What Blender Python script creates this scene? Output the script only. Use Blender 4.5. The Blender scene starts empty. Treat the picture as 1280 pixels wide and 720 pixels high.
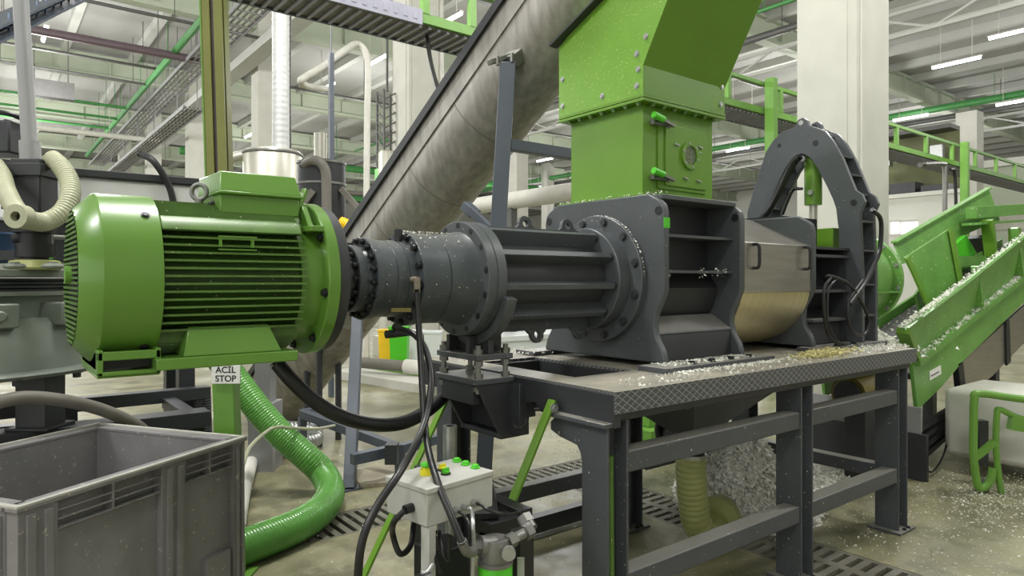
import bpy, bmesh, math, random
from mathutils import Vector, Matrix
random.seed(7)
PI = math.pi
C = bpy.context.scene.collection
# ------------------------------------------------------------------ camera model (metres; X = machine axis, Y = away from bench front)
H = 1.55; FPX = 850.0; HOR = 350.0
PHI = math.atan2(1090, 850)
FX, FY = math.cos(PHI), math.sin(PHI)
RX, RY = math.sin(PHI), -math.cos(PHI)
def ray(px):
    k = (px-640)/FPX
    return FX+k*RX, FY+k*RY
def pD(px, py, d):
    x, y = ray(px); return Vector((x*d, y*d, H-(py-HOR)/FPX*d))
def pY(px, py, Y): return pD(px, py, Y/ray(px)[1])
def pX(px, py, X): return pD(px, py, X/ray(px)[0])
def pZ(px, py, Z): return pD(px, py, (H-Z)*FPX/(py-HOR))

# ------------------------------------------------------------------ materials
def lin(c):
    return tuple(((v/255)/12.92 if v/255 <= .04045 else ((v/255+.055)/1.055)**2.4) for v in c)
MATS = {}
def mat(name, col, rough=.5, metal=0., var=.12, scale=6., bump=0., flecks=0., fleck_col=(225, 222, 205), fleck_scale=90., spec=.5, emit=0., streak=None, dust=0., coat=0.):
    m = bpy.data.materials.new(name); m.use_nodes = True
    nt = m.node_tree; N = nt.nodes; L = nt.links
    b = N['Principled BSDF']
    b.inputs['Roughness'].default_value = rough; b.inputs['Metallic'].default_value = metal
    b.inputs['Specular IOR Level'].default_value = spec
    b.inputs['Coat Weight'].default_value = coat
    c = lin(col)
    tc = N.new('ShaderNodeTexCoord')
    n = N.new('ShaderNodeTexNoise'); n.inputs['Scale'].default_value = scale; n.inputs['Detail'].default_value = 5
    if streak:
        mp = N.new('ShaderNodeMapping'); mp.inputs['Scale'].default_value = streak
        L.new(tc.outputs['Object'], mp.inputs['Vector']); L.new(mp.outputs['Vector'], n.inputs['Vector'])
    else:
        L.new(tc.outputs['Object'], n.inputs['Vector'])
    r = N.new('ShaderNodeValToRGB')
    r.color_ramp.elements[0].position = .3; r.color_ramp.elements[1].position = .7
    r.color_ramp.elements[0].color = (*[v*(1-var) for v in c], 1)
    r.color_ramp.elements[1].color = (*[min(1, v*(1+var)) for v in c], 1)
    L.new(n.outputs['Fac'], r.inputs['Fac'])
    out = r.outputs['Color']
    if flecks > 0:
        v = N.new('ShaderNodeTexNoise'); v.inputs['Scale'].default_value = fleck_scale; v.inputs['Detail'].default_value = 2
        L.new(tc.outputs['Object'], v.inputs['Vector'])
        r2 = N.new('ShaderNodeValToRGB')
        r2.color_ramp.elements[0].position = .74-flecks; r2.color_ramp.elements[1].position = .78-flecks
        r2.color_ramp.elements[0].color = (0, 0, 0, 1); r2.color_ramp.elements[1].color = (1, 1, 1, 1)
        L.new(v.outputs['Fac'], r2.inputs['Fac'])
        mx = N.new('ShaderNodeMixRGB'); L.new(r2.outputs['Color'], mx.inputs['Fac']); L.new(out, mx.inputs['Color1'])
        mx.inputs['Color2'].default_value = (*lin(fleck_col), 1); out = mx.outputs['Color']
    if dust > 0:   # settled dust on upward faces
        g = N.new('ShaderNodeNewGeometry'); s = N.new('ShaderNodeSeparateXYZ'); L.new(g.outputs['Normal'], s.inputs['Vector'])
        mr = N.new('ShaderNodeMapRange'); mr.inputs['From Min'].default_value = .6; mr.inputs['From Max'].default_value = 1.
        mr.inputs['To Max'].default_value = dust; L.new(s.outputs['Z'], mr.inputs['Value'])
        mx = N.new('ShaderNodeMixRGB'); L.new(mr.outputs['Result'], mx.inputs['Fac']); L.new(out, mx.inputs['Color1'])
        mx.inputs['Color2'].default_value = (*lin((190, 186, 170)), 1); out = mx.outputs['Color']
    L.new(out, b.inputs['Base Color'])
    if bump > 0:
        n2 = N.new('ShaderNodeTexNoise'); n2.inputs['Scale'].default_value = scale*9; n2.inputs['Detail'].default_value = 4
        L.new(tc.outputs['Object'], n2.inputs['Vector'])
        bp = N.new('ShaderNodeBump'); bp.inputs['Strength'].default_value = bump; bp.inputs['Distance'].default_value = .01
        L.new(n2.outputs['Fac'], bp.inputs['Height']); L.new(bp.outputs['Normal'], b.inputs['Normal'])
    if emit > 0:
        b.inputs['Emission Color'].default_value = (*c, 1); b.inputs['Emission Strength'].default_value = emit
    MATS[name] = m
    return m

mat('green_paint', (93, 136, 50), rough=.3, var=.07, scale=3, spec=.5, coat=.25)
mat('green_fin', (80, 114, 46), rough=.4, var=.15, scale=14, flecks=.03)
mat('green_chute', (98, 140, 40), rough=.38, var=.06, scale=3)
mat('green_speckled', (110, 156, 52), rough=.38, var=.08, scale=3, flecks=.075, fleck_col=(176, 198, 116), fleck_scale=105)
mat('green_convey', (102, 152, 70), rough=.38, var=.14, scale=5, flecks=.06, fleck_col=(215, 220, 200), fleck_scale=40)
mat('green_rail', (108, 156, 64), rough=.4, var=.08)
mat('green_bright', (80, 190, 40), rough=.35, var=.05)
mat('olive_post', (120, 122, 58), rough=.4, var=.12, scale=3)
mat('gray_paint', (75, 79, 82), rough=.42, var=.08, scale=5, flecks=.012, fleck_scale=110, spec=.45)
mat('gray_gear', (68, 74, 78), rough=.36, var=.1, scale=9, flecks=.03, fleck_scale=75, dust=.12)
mat('gray_dark', (49, 51, 54), rough=.45, var=.1, scale=6)
mat('gray_frame', (72, 75, 79), rough=.45, var=.1, scale=5, flecks=.03, fleck_scale=70, dust=.35)
mat('gray_blue', (80, 87, 97), rough=.45, var=.1, scale=4)
mat('near_black', (30, 31, 33), rough=.45, var=.2)
mat('black_rubber', (24, 24, 25), rough=.38, var=.2)
mat('bolt_black', (38, 40, 42), rough=.4, metal=.4, var=.2)
mat('steel_gray', (130, 130, 126), rough=.42, metal=.7, var=.15, scale=8)
mat('zinc', (176, 178, 176), rough=.35, metal=.8, var=.15, scale=20)
mat('stainless', (168, 164, 156), rough=.36, metal=.85, var=.1, scale=3, streak=(1, 1, 14))
mat('stainless_tube', (160, 156, 151), rough=.42, metal=.55, var=.22, scale=2.2, streak=(9, 9, 2))
mat('stainless_warm', (206, 196, 160), rough=.34, metal=.8, var=.1, scale=3, streak=(14, 1, 1))
mat('stainless_bright', (200, 198, 186), rough=.38, metal=.6, var=.06, scale=2)
mat('tank_gray', (150, 150, 152), rough=.5, metal=.2, var=.08, scale=2)
mat('casting_gray', (124, 131, 122), rough=.45, metal=.25, var=.14, scale=4)
mat('concrete', (194, 193, 184), rough=.85, var=.06, scale=2.2, bump=.1)
mat('roof_white', (166, 166, 163), rough=.8, var=.04, scale=1)
mat('roof_beam', (176, 184, 164), rough=.7, var=.05, scale=1)
mat('purlin_white', (182, 183, 177), rough=.7, var=.04, scale=1)
mat('wall_white', (214, 214, 206), rough=.8, var=.04, scale=.7)
mat('wall_light_block_gray', (170, 171, 164), rough=.8, var=.05)
mat('tray_gray', (158, 158, 172), rough=.5, metal=.1, var=.1)
mat('pipe_white', (205, 203, 194), rough=.5, var=.06)
mat('pipe_dark', (84, 84, 82), rough=.5, var=.1)
mat('pipe_purple', (104, 88, 96), rough=.5, var=.1)
mat('pipe_green', (70, 140, 74), rough=.45, var=.1)
mat('crate_plastic', (128, 126, 127), rough=.5, var=.1, scale=7, flecks=.07, fleck_col=(168, 164, 150), fleck_scale=48, bump=.04)
mat('crate_rim', (178, 176, 168), rough=.55, var=.14, scale=9)
mat('duct_metal', (192, 194, 192), rough=.5, metal=.45, var=.08)
mat('hose_green', (88, 148, 62), rough=.3, var=.1, scale=9, coat=.2)
mat('hose_cream', (174, 175, 148), rough=.45, var=.1, scale=9)
mat('hose_olive', (168, 172, 112), rough=.4, var=.1, scale=9)
mat('pipe_gray', (112, 108, 100), rough=.5, var=.12, scale=5)
mat('box_gray', (176, 176, 170), rough=.5, var=.1, scale=9, flecks=.03, fleck_col=(140, 136, 120), fleck_scale=40)
mat('sign_white', (232, 232, 228), rough=.5, var=.02)
mat('letter_black', (20, 20, 22), rough=.5, var=.02)
mat('button_yellow', (222, 212, 40), rough=.3, var=.03)
mat('yellow_plastic', (236, 190, 30), rough=.4, var=.05)
mat('trough_pale', (236, 236, 236), rough=.5, var=.06, scale=2)
mat('rack_olive', (92, 96, 62), rough=.7, var=.3, scale=1.5)
mat('dull_yellow', (112, 98, 42), rough=.5, var=.12)
mat('bin_white', (226, 230, 232), rough=.5, var=.04)
mat('fluff', (250, 247, 236), rough=.95, var=.14, scale=30)
mat('fluff_yellow', (214, 206, 150), rough=.95, var=.14, scale=30)
mat('flake', (232, 232, 222), rough=.8, var=.08, scale=30)
mat('rusty', (128, 118, 104), rough=.6, var=.3, scale=40)
mat('grate_iron', (112, 110, 98), rough=.55, var=.2, scale=14)
mat('trench_dark', (52, 50, 44), rough=.8, var=.2)
mat('belt_black', (44, 46, 44), rough=.6, var=.2, flecks=.1, fleck_scale=30)
mat('glass_dark', (96, 108, 84), rough=.12, var=.3, scale=60, flecks=.06, fleck_scale=140)
mat('tube_light', (250, 252, 255), rough=.4, var=0, emit=14)
mat('window_lit', (236, 238, 236), rough=.4, var=0.02, emit=.9)
mat('blue_plastic', (60, 84, 120), rough=.4, var=.1)
mat('grass_trash', (120, 150, 70), rough=.9, var=.3)
mat('wood_board', (150, 142, 122), rough=.7, var=.15, streak=(1, 12, 1))

def floor_material():
    m = bpy.data.materials.new('floor_concrete'); m.use_nodes = True
    nt = m.node_tree; N = nt.nodes; L = nt.links; b = N['Principled BSDF']
    tc = N.new('ShaderNodeTexCoord')
    def noise(s, d=6):
        n = N.new('ShaderNodeTexNoise'); n.inputs['Scale'].default_value = s; n.inputs['Detail'].default_value = d
        n.inputs['Roughness'].default_value = .62
        L.new(tc.outputs['Object'], n.inputs['Vector']); return n
    def ramp(n, stops):
        r = N.new('ShaderNodeValToRGB'); e = r.color_ramp.elements
        while len(e) < len(stops): e.new(.5)
        for i, (p, c) in enumerate(stops):
            e[i].position = p; e[i].color = (*(lin(c) if isinstance(c, tuple) else (c, c, c)), 1)
        L.new(n.outputs['Fac'], r.inputs['Fac']); return r
    base = ramp(noise(.9), [(.28, (106, 103, 76)), (.5, (142, 138, 108)), (.72, (166, 162, 136))])
    st = ramp(noise(3.4, 9), [(.40, 1.), (.54, 0.)])
    mx = N.new('ShaderNodeMixRGB'); L.new(base.outputs['Color'], mx.inputs['Color1'])
    mx.inputs['Color2'].default_value = (*lin((100, 100, 74)), 1)
    ml = N.new('ShaderNodeMath'); ml.operation = 'MULTIPLY'; ml.inputs[1].default_value = .75
    L.new(st.outputs['Color'], ml.inputs[0]); L.new(ml.outputs[0], mx.inputs['Fac'])
    fl = ramp(noise(34, 3), [(.64, 0.), (.70, 1.)])
    mx2 = N.new('ShaderNodeMixRGB'); L.new(mx.outputs['Color'], mx2.inputs['Color1']); mx2.inputs['Color2'].default_value = (*lin((214, 210, 190)), 1)
    ml2 = N.new('ShaderNodeMath'); ml2.operation = 'MULTIPLY'; ml2.inputs[1].default_value = .6
    L.new(fl.outputs['Color'], ml2.inputs[0]); L.new(ml2.outputs[0], mx2.inputs['Fac'])
    L.new(mx2.outputs['Color'], b.inputs['Base Color'])
    rr = ramp(noise(1.7), [(.35, .28), (.65, .6)]); L.new(rr.outputs['Color'], b.inputs['Roughness'])
    MATS['floor_concrete'] = m
floor_material()

def checker_material():
    m = bpy.data.materials.new('checker_plate'); m.use_nodes = True
    nt = m.node_tree; N = nt.nodes; L = nt.links; b = N['Principled BSDF']
    b.inputs['Roughness'].default_value = .45; b.inputs['Metallic'].default_value = .15
    tc = N.new('ShaderNodeTexCoord'); s = N.new('ShaderNodeSeparateXYZ'); L.new(tc.outputs['Object'], s.inputs['Vector'])
    def M(op, a, bb=None):
        n = N.new('ShaderNodeMath'); n.operation = op
        for i, v in enumerate((a, bb)):
            if v is None: continue
            if isinstance(v, (int, float)): n.inputs[i].default_value = v
            else: L.new(v, n.inputs[i])
        return n.outputs[0]
    yz = M('ADD', M('MULTIPLY', s.outputs['Y'], 1.), M('MULTIPLY', s.outputs['Z'], 1.))
    k = 2*PI/.03
    a = M('ABSOLUTE', M('SINE', M('MULTIPLY', M('ADD', M('MULTIPLY', s.outputs['X'], .62), yz), k/2)))
    c = M('ABSOLUTE', M('SINE', M('MULTIPLY', M('SUBTRACT', M('MULTIPLY', s.outputs['X'], .62), yz), k/2)))
    v = M('MINIMUM', a, c)
    r = N.new('ShaderNodeMapRange'); r.inputs['From Min'].default_value = .10; r.inputs['From Max'].default_value = .26
    r.inputs['To Min'].default_value = 1; r.inputs['To Max'].default_value = 0; L.new(v, r.inputs['Value'])
    mx = N.new('ShaderNodeMixRGB'); mx.inputs['Color1'].default_value = (*lin((82, 84, 86)), 1); mx.inputs['Color2'].default_value = (*lin((146, 147, 148)), 1)
    L.new(r.outputs['Result'], mx.inputs['Fac'])
    g = N.new('ShaderNodeNewGeometry'); s2 = N.new('ShaderNodeSeparateXYZ'); L.new(g.outputs['Normal'], s2.inputs['Vector'])
    n = N.new('ShaderNodeTexNoise'); n.inputs['Scale'].default_value = 7; n.inputs['Detail'].default_value = 6; L.new(tc.outputs['Object'], n.inputs['Vector'])
    d = M('MULTIPLY', M('GREATER_THAN', s2.outputs['Z'], .7), M('MULTIPLY', n.outputs['Fac'], 1.3))
    mx2 = N.new('ShaderNodeMixRGB'); L.new(d, mx2.inputs['Fac']); L.new(mx.outputs['Color'], mx2.inputs['Color1']); mx2.inputs['Color2'].default_value = (*lin((176, 170, 152)), 1)
    L.new(mx2.outputs['Color'], b.inputs['Base Color'])
    bp = N.new('ShaderNodeBump'); bp.inputs['Strength'].default_value = .6; bp.inputs['Distance'].default_value = .002
    L.new(r.outputs['Result'], bp.inputs['Height']); L.new(bp.outputs['Normal'], b.inputs['Normal'])
    MATS['checker_plate'] = m
checker_material()

# ------------------------------------------------------------------ mesh builder
def frame(d):
    d = d.normalized(); u = Vector((0, 0, 1)) if abs(d.z) < .95 else Vector((1, 0, 0))
    a = d.cross(u).normalized(); return a, a.cross(d).normalized()
def spline(pts, n=10):
    P = [Vector(p) for p in pts]; P = [P[0]*2-P[1]]+P+[P[-1]*2-P[-2]]; out = []
    for i in range(1, len(P)-2):
        for j in range(n):
            t = j/n; a, b, c, d = P[i-1], P[i], P[i+1], P[i+2]
            out.append(.5*((2*b)+(c-a)*t+(2*a-5*b+4*c-d)*t*t+(3*b-a-3*c+d)*t**3))
    out.append(P[-2]); return out
class MB:
    def __init__(s): s.v = []; s.f = []
    def add(s, vs, fs):
        o = len(s.v); s.v += [Vector(p) for p in vs]; s.f += [tuple(i+o for i in f) for f in fs]; return s
    def box(s, x0, x1, y0, y1, z0, z1, M=None):
        vs = [Vector((x, y, z)) for x in (x0, x1) for y in (y0, y1) for z in (z0, z1)]
        if M: vs = [M @ p for p in vs]
        return s.add(vs, [(0, 1, 3, 2), (4, 6, 7, 5), (0, 4, 5, 1), (2, 3, 7, 6), (0, 2, 6, 4), (1, 5, 7, 3)])
    def bar(s, p, q, w, h, up=(0, 0, 1)):
        p, q = Vector(p), Vector(q); d = (q-p).normalized(); a = d.cross(Vector(up)).normalized()*(w/2); b = a.cross(d).normalized()*(h/2)
        vs = [e+i*a+j*b for e in (p, q) for i in (-1, 1) for j in (-1, 1)]
        return s.add(vs, [(0, 1, 3, 2), (4, 6, 7, 5), (0, 4, 5, 1), (2, 3, 7, 6), (0, 2, 6, 4), (1, 5, 7, 3)])
    def lathe(s, o, axis, prof, n=32, caps=True, ph=0.):
        o = Vector(o); axis = Vector(axis).normalized(); a, b = frame(axis); vs = []; fs = []
        for (t, r) in prof:
            for i in range(n):
                th = 2*PI*i/n+ph; vs.append(o+axis*t+(a*math.cos(th)+b*math.sin(th))*r)
        for j in range(len(prof)-1):
            for i in range(n):
                k = (i+1) % n; fs.append((j*n+i, j*n+k, (j+1)*n+k, (j+1)*n+i))
        if caps:
            fs.append(tuple(range(n))); m = (len(prof)-1)*n; fs.append(tuple(m+i for i in range(n)))
        return s.add(vs, fs)
    def cyl(s, p, q, r, n=20, r2=None, ph=0.):
        p, q = Vector(p), Vector(q); return s.lathe(p, q-p, [(0, r), ((q-p).length, r if r2 is None else r2)], n, True, ph)
    def annulus(s, c, axis, ri, ro, t, n=28):
        return s.lathe(c, axis, [(-t/2, ri), (-t/2, ro), (t/2, ro), (t/2, ri), (-t/2, ri)], n, False)
    def torus(s, c, axis, R, r, n=28, m=10):
        return s.lathe(c, axis, [(r*math.sin(2*PI*i/m), R+r*math.cos(2*PI*i/m)) for i in range(m+1)], n, False)
    def tube(s, path, r, n=12, caps=True, pitch=None, amp=.06):
        P = [Vector(p) for p in path]; rad = [r]*len(P)
        if pitch:
            Ls = [0]
            for i in range(1, len(P)): Ls.append(Ls[-1]+(P[i]-P[i-1]).length)
            m = max(8, int(Ls[-1]/pitch)*4); Q = []; j = 0
            for i in range(m+1):
                t = Ls[-1]*i/m
                while j < len(Ls)-2 and Ls[j+1] < t: j += 1
                Q.append(P[j].lerp(P[j+1], (t-Ls[j])/max(1e-9, Ls[j+1]-Ls[j])))
            P = Q; rad = [r*(1+amp*(0, .8, 1, .8)[i % 4]-amp/2) for i in range(len(P))]
        vs = []; fs = []; a = None
        for i, p in enumerate(P):
            d = (P[min(i+1, len(P)-1)]-P[max(i-1, 0)]).normalized()
            if a is None: a, b = frame(d)
            else:
                a = (a-d*a.dot(d)).normalized(); b = d.cross(a)
            for k in range(n):
                th = 2*PI*k/n; vs.append(p+(a*math.cos(th)+b*math.sin(th))*rad[i])
        for j in range(len(P)-1):
            for i in range(n):
                k = (i+1) % n; fs.append((j*n+i, j*n+k, (j+1)*n+k, (j+1)*n+i))
        if caps:
            fs.append(tuple(range(n))); m = (len(P)-1)*n; fs.append(tuple(m+i for i in range(n)))
        return s.add(vs, fs)
    def prism(s, poly, f, w0, w1):
        n = len(poly); vs = [f(u, v, w0) for u, v in poly]+[f(u, v, w1) for u, v in poly]
        return s.add(vs, [tuple(range(n)), tuple(range(n, 2*n))]+[(i, (i+1) % n, n+(i+1) % n, n+i) for i in range(n)])
    def strip(s, A, B, t):   # closed band between two equal-length 3D polylines, thickness vector t
        n = len(A); t = Vector(t); vs = [Vector(p) for p in A]+[Vector(p) for p in B]; vs += [p+t for p in vs]; fs = []
        for i in range(n-1):
            fs += [(i, i+1, n+i+1, n+i), (2*n+i, 2*n+i+1, 3*n+i+1, 3*n+i), (i, i+1, 2*n+i+1, 2*n+i), (n+i, n+i+1, 3*n+i+1, 3*n+i)]
        fs += [(0, n, 3*n, 2*n), (n-1, 2*n-1, 4*n-1, 3*n-1)]
        return s.add(vs, fs)
    def build(s, name, material, parent=None, bevel=0., origin=None, sharp=35):
        base = Vector(WB.get(parent.name, (0, 0, 0))) if parent else Vector(origin or (0, 0, 0))
        me = bpy.data.meshes.new(name); me.from_pydata([p-base for p in s.v], [], s.f)
        bm = bmesh.new(); bm.from_mesh(me)
        bmesh.ops.recalc_face_normals(bm, faces=bm.faces); bm.to_mesh(me); bm.free()
        for p in me.polygons: p.use_smooth = True
        me.set_sharp_from_angle(angle=math.radians(sharp))
        me.materials.append(MATS[material] if isinstance(material, str) else material)
        o = bpy.data.objects.new(name, me); C.objects.link(o)
        if parent: o.parent = parent
        else: o.location = base
        WB[o.name] = base
        if bevel:
            b = o.modifiers.new('bevel', 'BEVEL'); b.width = bevel; b.segments = 2; b.limit_method = 'ANGLE'; b.angle_limit = math.radians(50)
        return o
WB = {}
def tag(o, label, cat, group=None, kind=None):
    o['label'] = label; o['category'] = cat
    if group: o['group'] = group
    if kind: o['kind'] = kind
    return o
def thing(name, label, cat, loc, group=None):
    o = bpy.data.objects.new(name, None); C.objects.link(o); o.location = loc; o.empty_display_size = .1
    WB[o.name] = Vector(loc); return tag(o, label, cat, group)
def single(name, mb, material, label, cat, group=None, bevel=0., kind=None):
    xs = [min(p[i] for p in mb.v) for i in range(3)]; xe = [max(p[i] for p in mb.v) for i in range(3)]
    o = mb.build(name, material, None, bevel, ((xs[0]+xe[0])/2, (xs[1]+xe[1])/2, xs[2]))
    return tag(o, label, cat, group, kind)
def struct(name, mb, material, parent=None, bevel=0., kindname='structure'):
    o = mb.build(name, material, parent, bevel)
    if not parent: o['kind'] = kindname
    return o
_bm = {}
def bolt(parent, p, axis, r=.014, h=.014, material='bolt_black', name='bolt', n=6):
    key = (r, h, material, n, tuple(round(a, 3) for a in axis))
    if key not in _bm:
        m = MB(); ax = Vector(axis).normalized(); m.lathe((0, 0, 0), ax, [(-.004, r*1.45), (.003, r*1.45), (.003, r), (h, r*.96)], 12 if n == 6 else n)
        me = bpy.data.meshes.new(name); me.from_pydata(m.v, [], m.f)
        b = bmesh.new(); b.from_mesh(me); bmesh.ops.recalc_face_normals(b, faces=b.faces); b.to_mesh(me); b.free()
        me.materials.append(MATS[material]); _bm[key] = me
    o = bpy.data.objects.new(name, _bm[key]); C.objects.link(o); o.parent = parent; o.location = Vector(p)-WB[parent.name]
    return o
def bolt_ring(parent, c, axis, R, n, r=.014, h=.014, ph=0., material='bolt_black', keep=None):
    a, b = frame(Vector(axis)); c = Vector(c)
    for i in range(n):
        th = 2*PI*i/n+ph; p = c+(a*math.cos(th)+b*math.sin(th))*R
        if keep and not keep(p): continue
        bolt(parent, p, axis, r, h, material)
def flakes(mb, region, n, smin, smax):
    for _ in range(n):
        p = region(); s = random.uniform(smin, smax)
        d = [Vector((random.uniform(-1, 1), random.uniform(-1, 1), random.uniform(-.5, .5)))*s for _ in range(4)]
        d[3] = Vector((0, 0, s*.6))+d[3]*.4
        mb.add([Vector(p)+q for q in d], [(0, 1, 2), (0, 1, 3), (1, 2, 3), (0, 2, 3)])
    return mb
AY, AZ = 2.55, 1.556     # machine axis
LAMP_E = 850; WORLD_S = 1.05; EXPO = .45
# ================================================================== ELECTRIC MOTOR
mt = thing('electric_motor', 'large green finned electric motor with fan cover at the left end of the machine', 'motor', (.62, AY, 1.25))
XA = (1, 0, 0)
ax = (0, AY, AZ)
m = MB(); m.lathe(ax, XA, [(.222, .214), (.228, .222), (.272, .268), (.28, .272), (.438, .272), (.438, .262), (.30, .262)], 40, False)
cov = m.build('fan_cover', 'green_paint', mt, sharp=22)
m = MB(); m.lathe(ax, XA, [(.225, .212), (.225, .216), (.232, .216), (.232, .212), (.225, .212)], 40, False)
for i in range(27):
    z = -.2+i*.0154; w = math.sqrt(max(.0, .213**2-z*z)); m.box(.219, .225, AY-w, AY+w, AZ+z-.0036, AZ+z+.0036)
m.build('fan_grille', 'green_fin', cov)
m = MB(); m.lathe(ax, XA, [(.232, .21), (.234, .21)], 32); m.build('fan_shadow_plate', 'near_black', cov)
m = MB(); m.cyl((.205, AY-.01, AZ+.01), (.222, AY-.01, AZ+.01), .028, 20); m.build('grille_hub', 'green_rail', cov)
m = MB()   # open foot skirt under the cover
m.box(.27, .44, AY-.21, AY-.19, 1.262, 1.275); m.box(.27, .285, AY-.21, AY+.2, 1.262, 1.34); m.box(.425, .44, AY-.21, AY+.2, 1.262, 1.34)
m.box(.27, .44, AY-.21, AY-.19, 1.308, 1.335); m.box(.27, .44, AY-.2, AY+.2, 1.255, 1.262)
m.build('cover_skirt', 'green_paint', mt, .003)
for (px, py) in ((171, 282), (169, 428)):
    p = pD(px, py, 2.12); v = Vector((0, p.y-AY, p.z-AZ)).normalized()
    bolt(mt, Vector((.40, AY, AZ))+v*.272, v, .009, .006)
m = MB(); m.lathe(ax, XA, [(.43, .196), (.89, .196)], 8, True, PI/8); m.lathe(ax, XA, [(.43, .205), (.89, .205)], 32)
m.build('stator', 'green_fin', mt)
m = MB()
for s in (-1, 1):
    for i in range(14):
        z = -.165+i*.0245; w = math.sqrt(max(.01, .262**2-z*z)); y1 = s*w; y0 = s*math.sqrt(max(0, .19**2-min(z*z, .03)))
        m.box(.44, .885, AY+min(y0, y1), AY+max(y0, y1), AZ+z-.0035, AZ+z+.0035)
    for i in range(19):
        y = -.162+i*.018; h = math.sqrt(.262**2-y*y); h0 = .17
        m.box(.44, .885, AY+y-.0032, AY+y+.0032, AZ+(h0 if s > 0 else -h), AZ+(h if s > 0 else -h0))
m.build('cooling_fins', 'green_fin', mt)
for s in (-1, 1):   # smooth shoulder panels between side fins and top fins
    m = MB(); a = [(s*.224, .152), (s*.208, .178), (s*.168, .200), (s*.14, .185), (s*.18, .15)]
    m.prism(a, lambda u, v, w: (w, AY+u, AZ+v), .44, .885); m.build('shoulder_panel', 'green_fin', mt, .004)
m = MB(); m.box(.60, .605, AY-.27, AY-.25, AZ+.10, AZ+.125); m.box(.70, .705, AY-.27, AY-.25, AZ+.10, AZ+.125); m.box(.595, .715, AY-.268, AY-.262, AZ+.131, AZ+.136); m.box(.595, .715, AY-.268, AY-.262, AZ+.09, AZ+.094)
m.build('nameplate_bracket', 'green_paint', mt)
m = MB(); m.lathe(ax, XA, [(.88, .19), (.885, .222), (.95, .232), (.958, .232), (.958, .282), (.962, .286), (1.0, .286)], 48)
fl = m.build('end_flange', 'green_paint', mt)
bolt_ring(mt, (.956, AY, AZ), (-1, 0, 0), .26, 8, .012, .014, .2)
m = MB(); m.lathe(ax, XA, [(1.0, .276), (1.04, .276), (1.05, .262), (1.052, .12)], 48); m.build('adapter_ring', 'gray_dark', mt)
m = MB()   # terminal box on top
m.box(.635, .91, AY-.13, AY+.15, 1.775, 1.845); m.build('terminal_box', 'green_paint', mt, .006)
m = MB(); m.box(.628, .918, AY-.145, AY+.16, 1.842, 1.853)
lid = m
vs = [(.632, AY-.138, 1.853), (.915, AY-.138, 1.853), (.915, AY+.155, 1.853), (.632, AY+.155, 1.853), (.645, AY-.10, 1.925), (.905, AY-.10, 1.925), (.905, AY+.15, 1.925), (.635, AY+.15, 1.925)]
lid.add(vs, [(0, 1, 5, 4), (1, 2, 6, 5), (2, 3, 7, 6), (3, 0, 4, 7), (4, 5, 6, 7), (0, 1, 2, 3)])
lid.build('terminal_lid', 'green_paint', mt, .004, sharp=20)
for y in (-.05, .05): bolt(mt, (.637, AY+y, 1.81), (-1, 0, 0), .012, .018)
p = pD(249, 240, 2.36); m = MB(); m.torus((p.x, p.y, p.z), (FX, FY, 0), .026, .008); m.cyl((p.x, p.y, p.z-.05), (p.x, p.y, p.z-.028), .014, 14)
m.build('eye_bolt', 'steel_gray', mt)
m = MB(); m.box(.905, .955, AY-.25, AY-.15, AZ+.165, AZ+.185); m.bar((.93, AY-.17, AZ+.17), (.93, AY-.10, AZ+.25), .05, .02, (1, 0, 0)); m.bar((.90, AY-.12, AZ+.24), (.95, AY-.08, AZ+.33), .02, .02)
m.build('lifting_bracket', 'green_paint', mt, .003)
m = MB(); m.box(.42, .86, AY-.25, AY+.25, 1.272, 1.308)
m.build('foot_plate', 'green_paint', mt, .004)
m = MB()
for s in (-1, 1):
    m.prism([(.50, 1.308), (.81, 1.308), (.775, 1.40), (.52, 1.40)], lambda u, v, w: (u, AY+s*(w-(v-1.3)*.35), v), .10, .235)
m.build('foot_pedestal', 'green_paint', mt, .004)
m = MB(); m.box(.27, .44, AY-.17, AY+.17, 1.28, 1.33); m.build('skirt_shade_block', 'near_black', mt)  # near-black block stands in for the shade inside the open skirt

# ================================================================== GEARBOX
axg = (.03, AY, AZ)
gb = thing('planetary_gearbox', 'dark gray stepped cylindrical gearbox bolted between green motor and ribbed housing', 'gearbox', (1.4, AY, 1.3))
m = MB(); m.lathe(axg, XA, [(1.012, .115), (1.07, .12), (1.095, .118), (1.10, .105), (1.118, .105)], 36); m.build('input_neck', 'gray_dark', gb)
m = MB(); m.lathe(axg, XA, [(1.115, .130), (1.118, .134), (1.15, .134), (1.152, .122), (1.175, .128)], 40); m.build('input_ring', 'gray_gear', gb)
bolt_ring(gb, (1.145, AY, AZ), (-1, 0, 0), .119, 14, .010, .02)
m = MB(); m.lathe(axg, XA, [(1.172, .13), (1.175, .163), (1.178, .167), (1.208, .167), (1.21, .158), (1.262, .158), (1.264, .155), (1.268, .155), (1.27, .158), (1.315, .16), (1.317, .156), (1.321, .156), (1.323, .16), (1.36, .162)], 48)
m.build('first_stage', 'gray_gear', gb, sharp=25)
bolt_ring(gb, (1.204, AY, AZ), (-1, 0, 0), .151, 18, .010, .02, .1)
m = MB(); m.lathe(axg, XA, [(1.358, .16), (1.36, .196), (1.363, .2), (1.398, .2), (1.40, .192), (1.49, .193), (1.492, .189), (1.497, .189), (1.499, .193), (1.60, .196), (1.636, .208), (1.64, .21)], 48)
m.build('second_stage', 'gray_gear', gb, sharp=25)
bolt_ring(gb, (1.390, AY, AZ), (-1, 0, 0), .181, 14, .012, .02, .15)
m = MB(); m.lathe(axg, XA, [(1.638, .2), (1.64, .252), (1.644, .256), (1.683, .256), (1.684, .253), (1.688, .253), (1.689, .256), (1.735, .256), (1.738, .2)], 56)
m.build('output_flange', 'gray_paint', gb, sharp=25)
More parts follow.
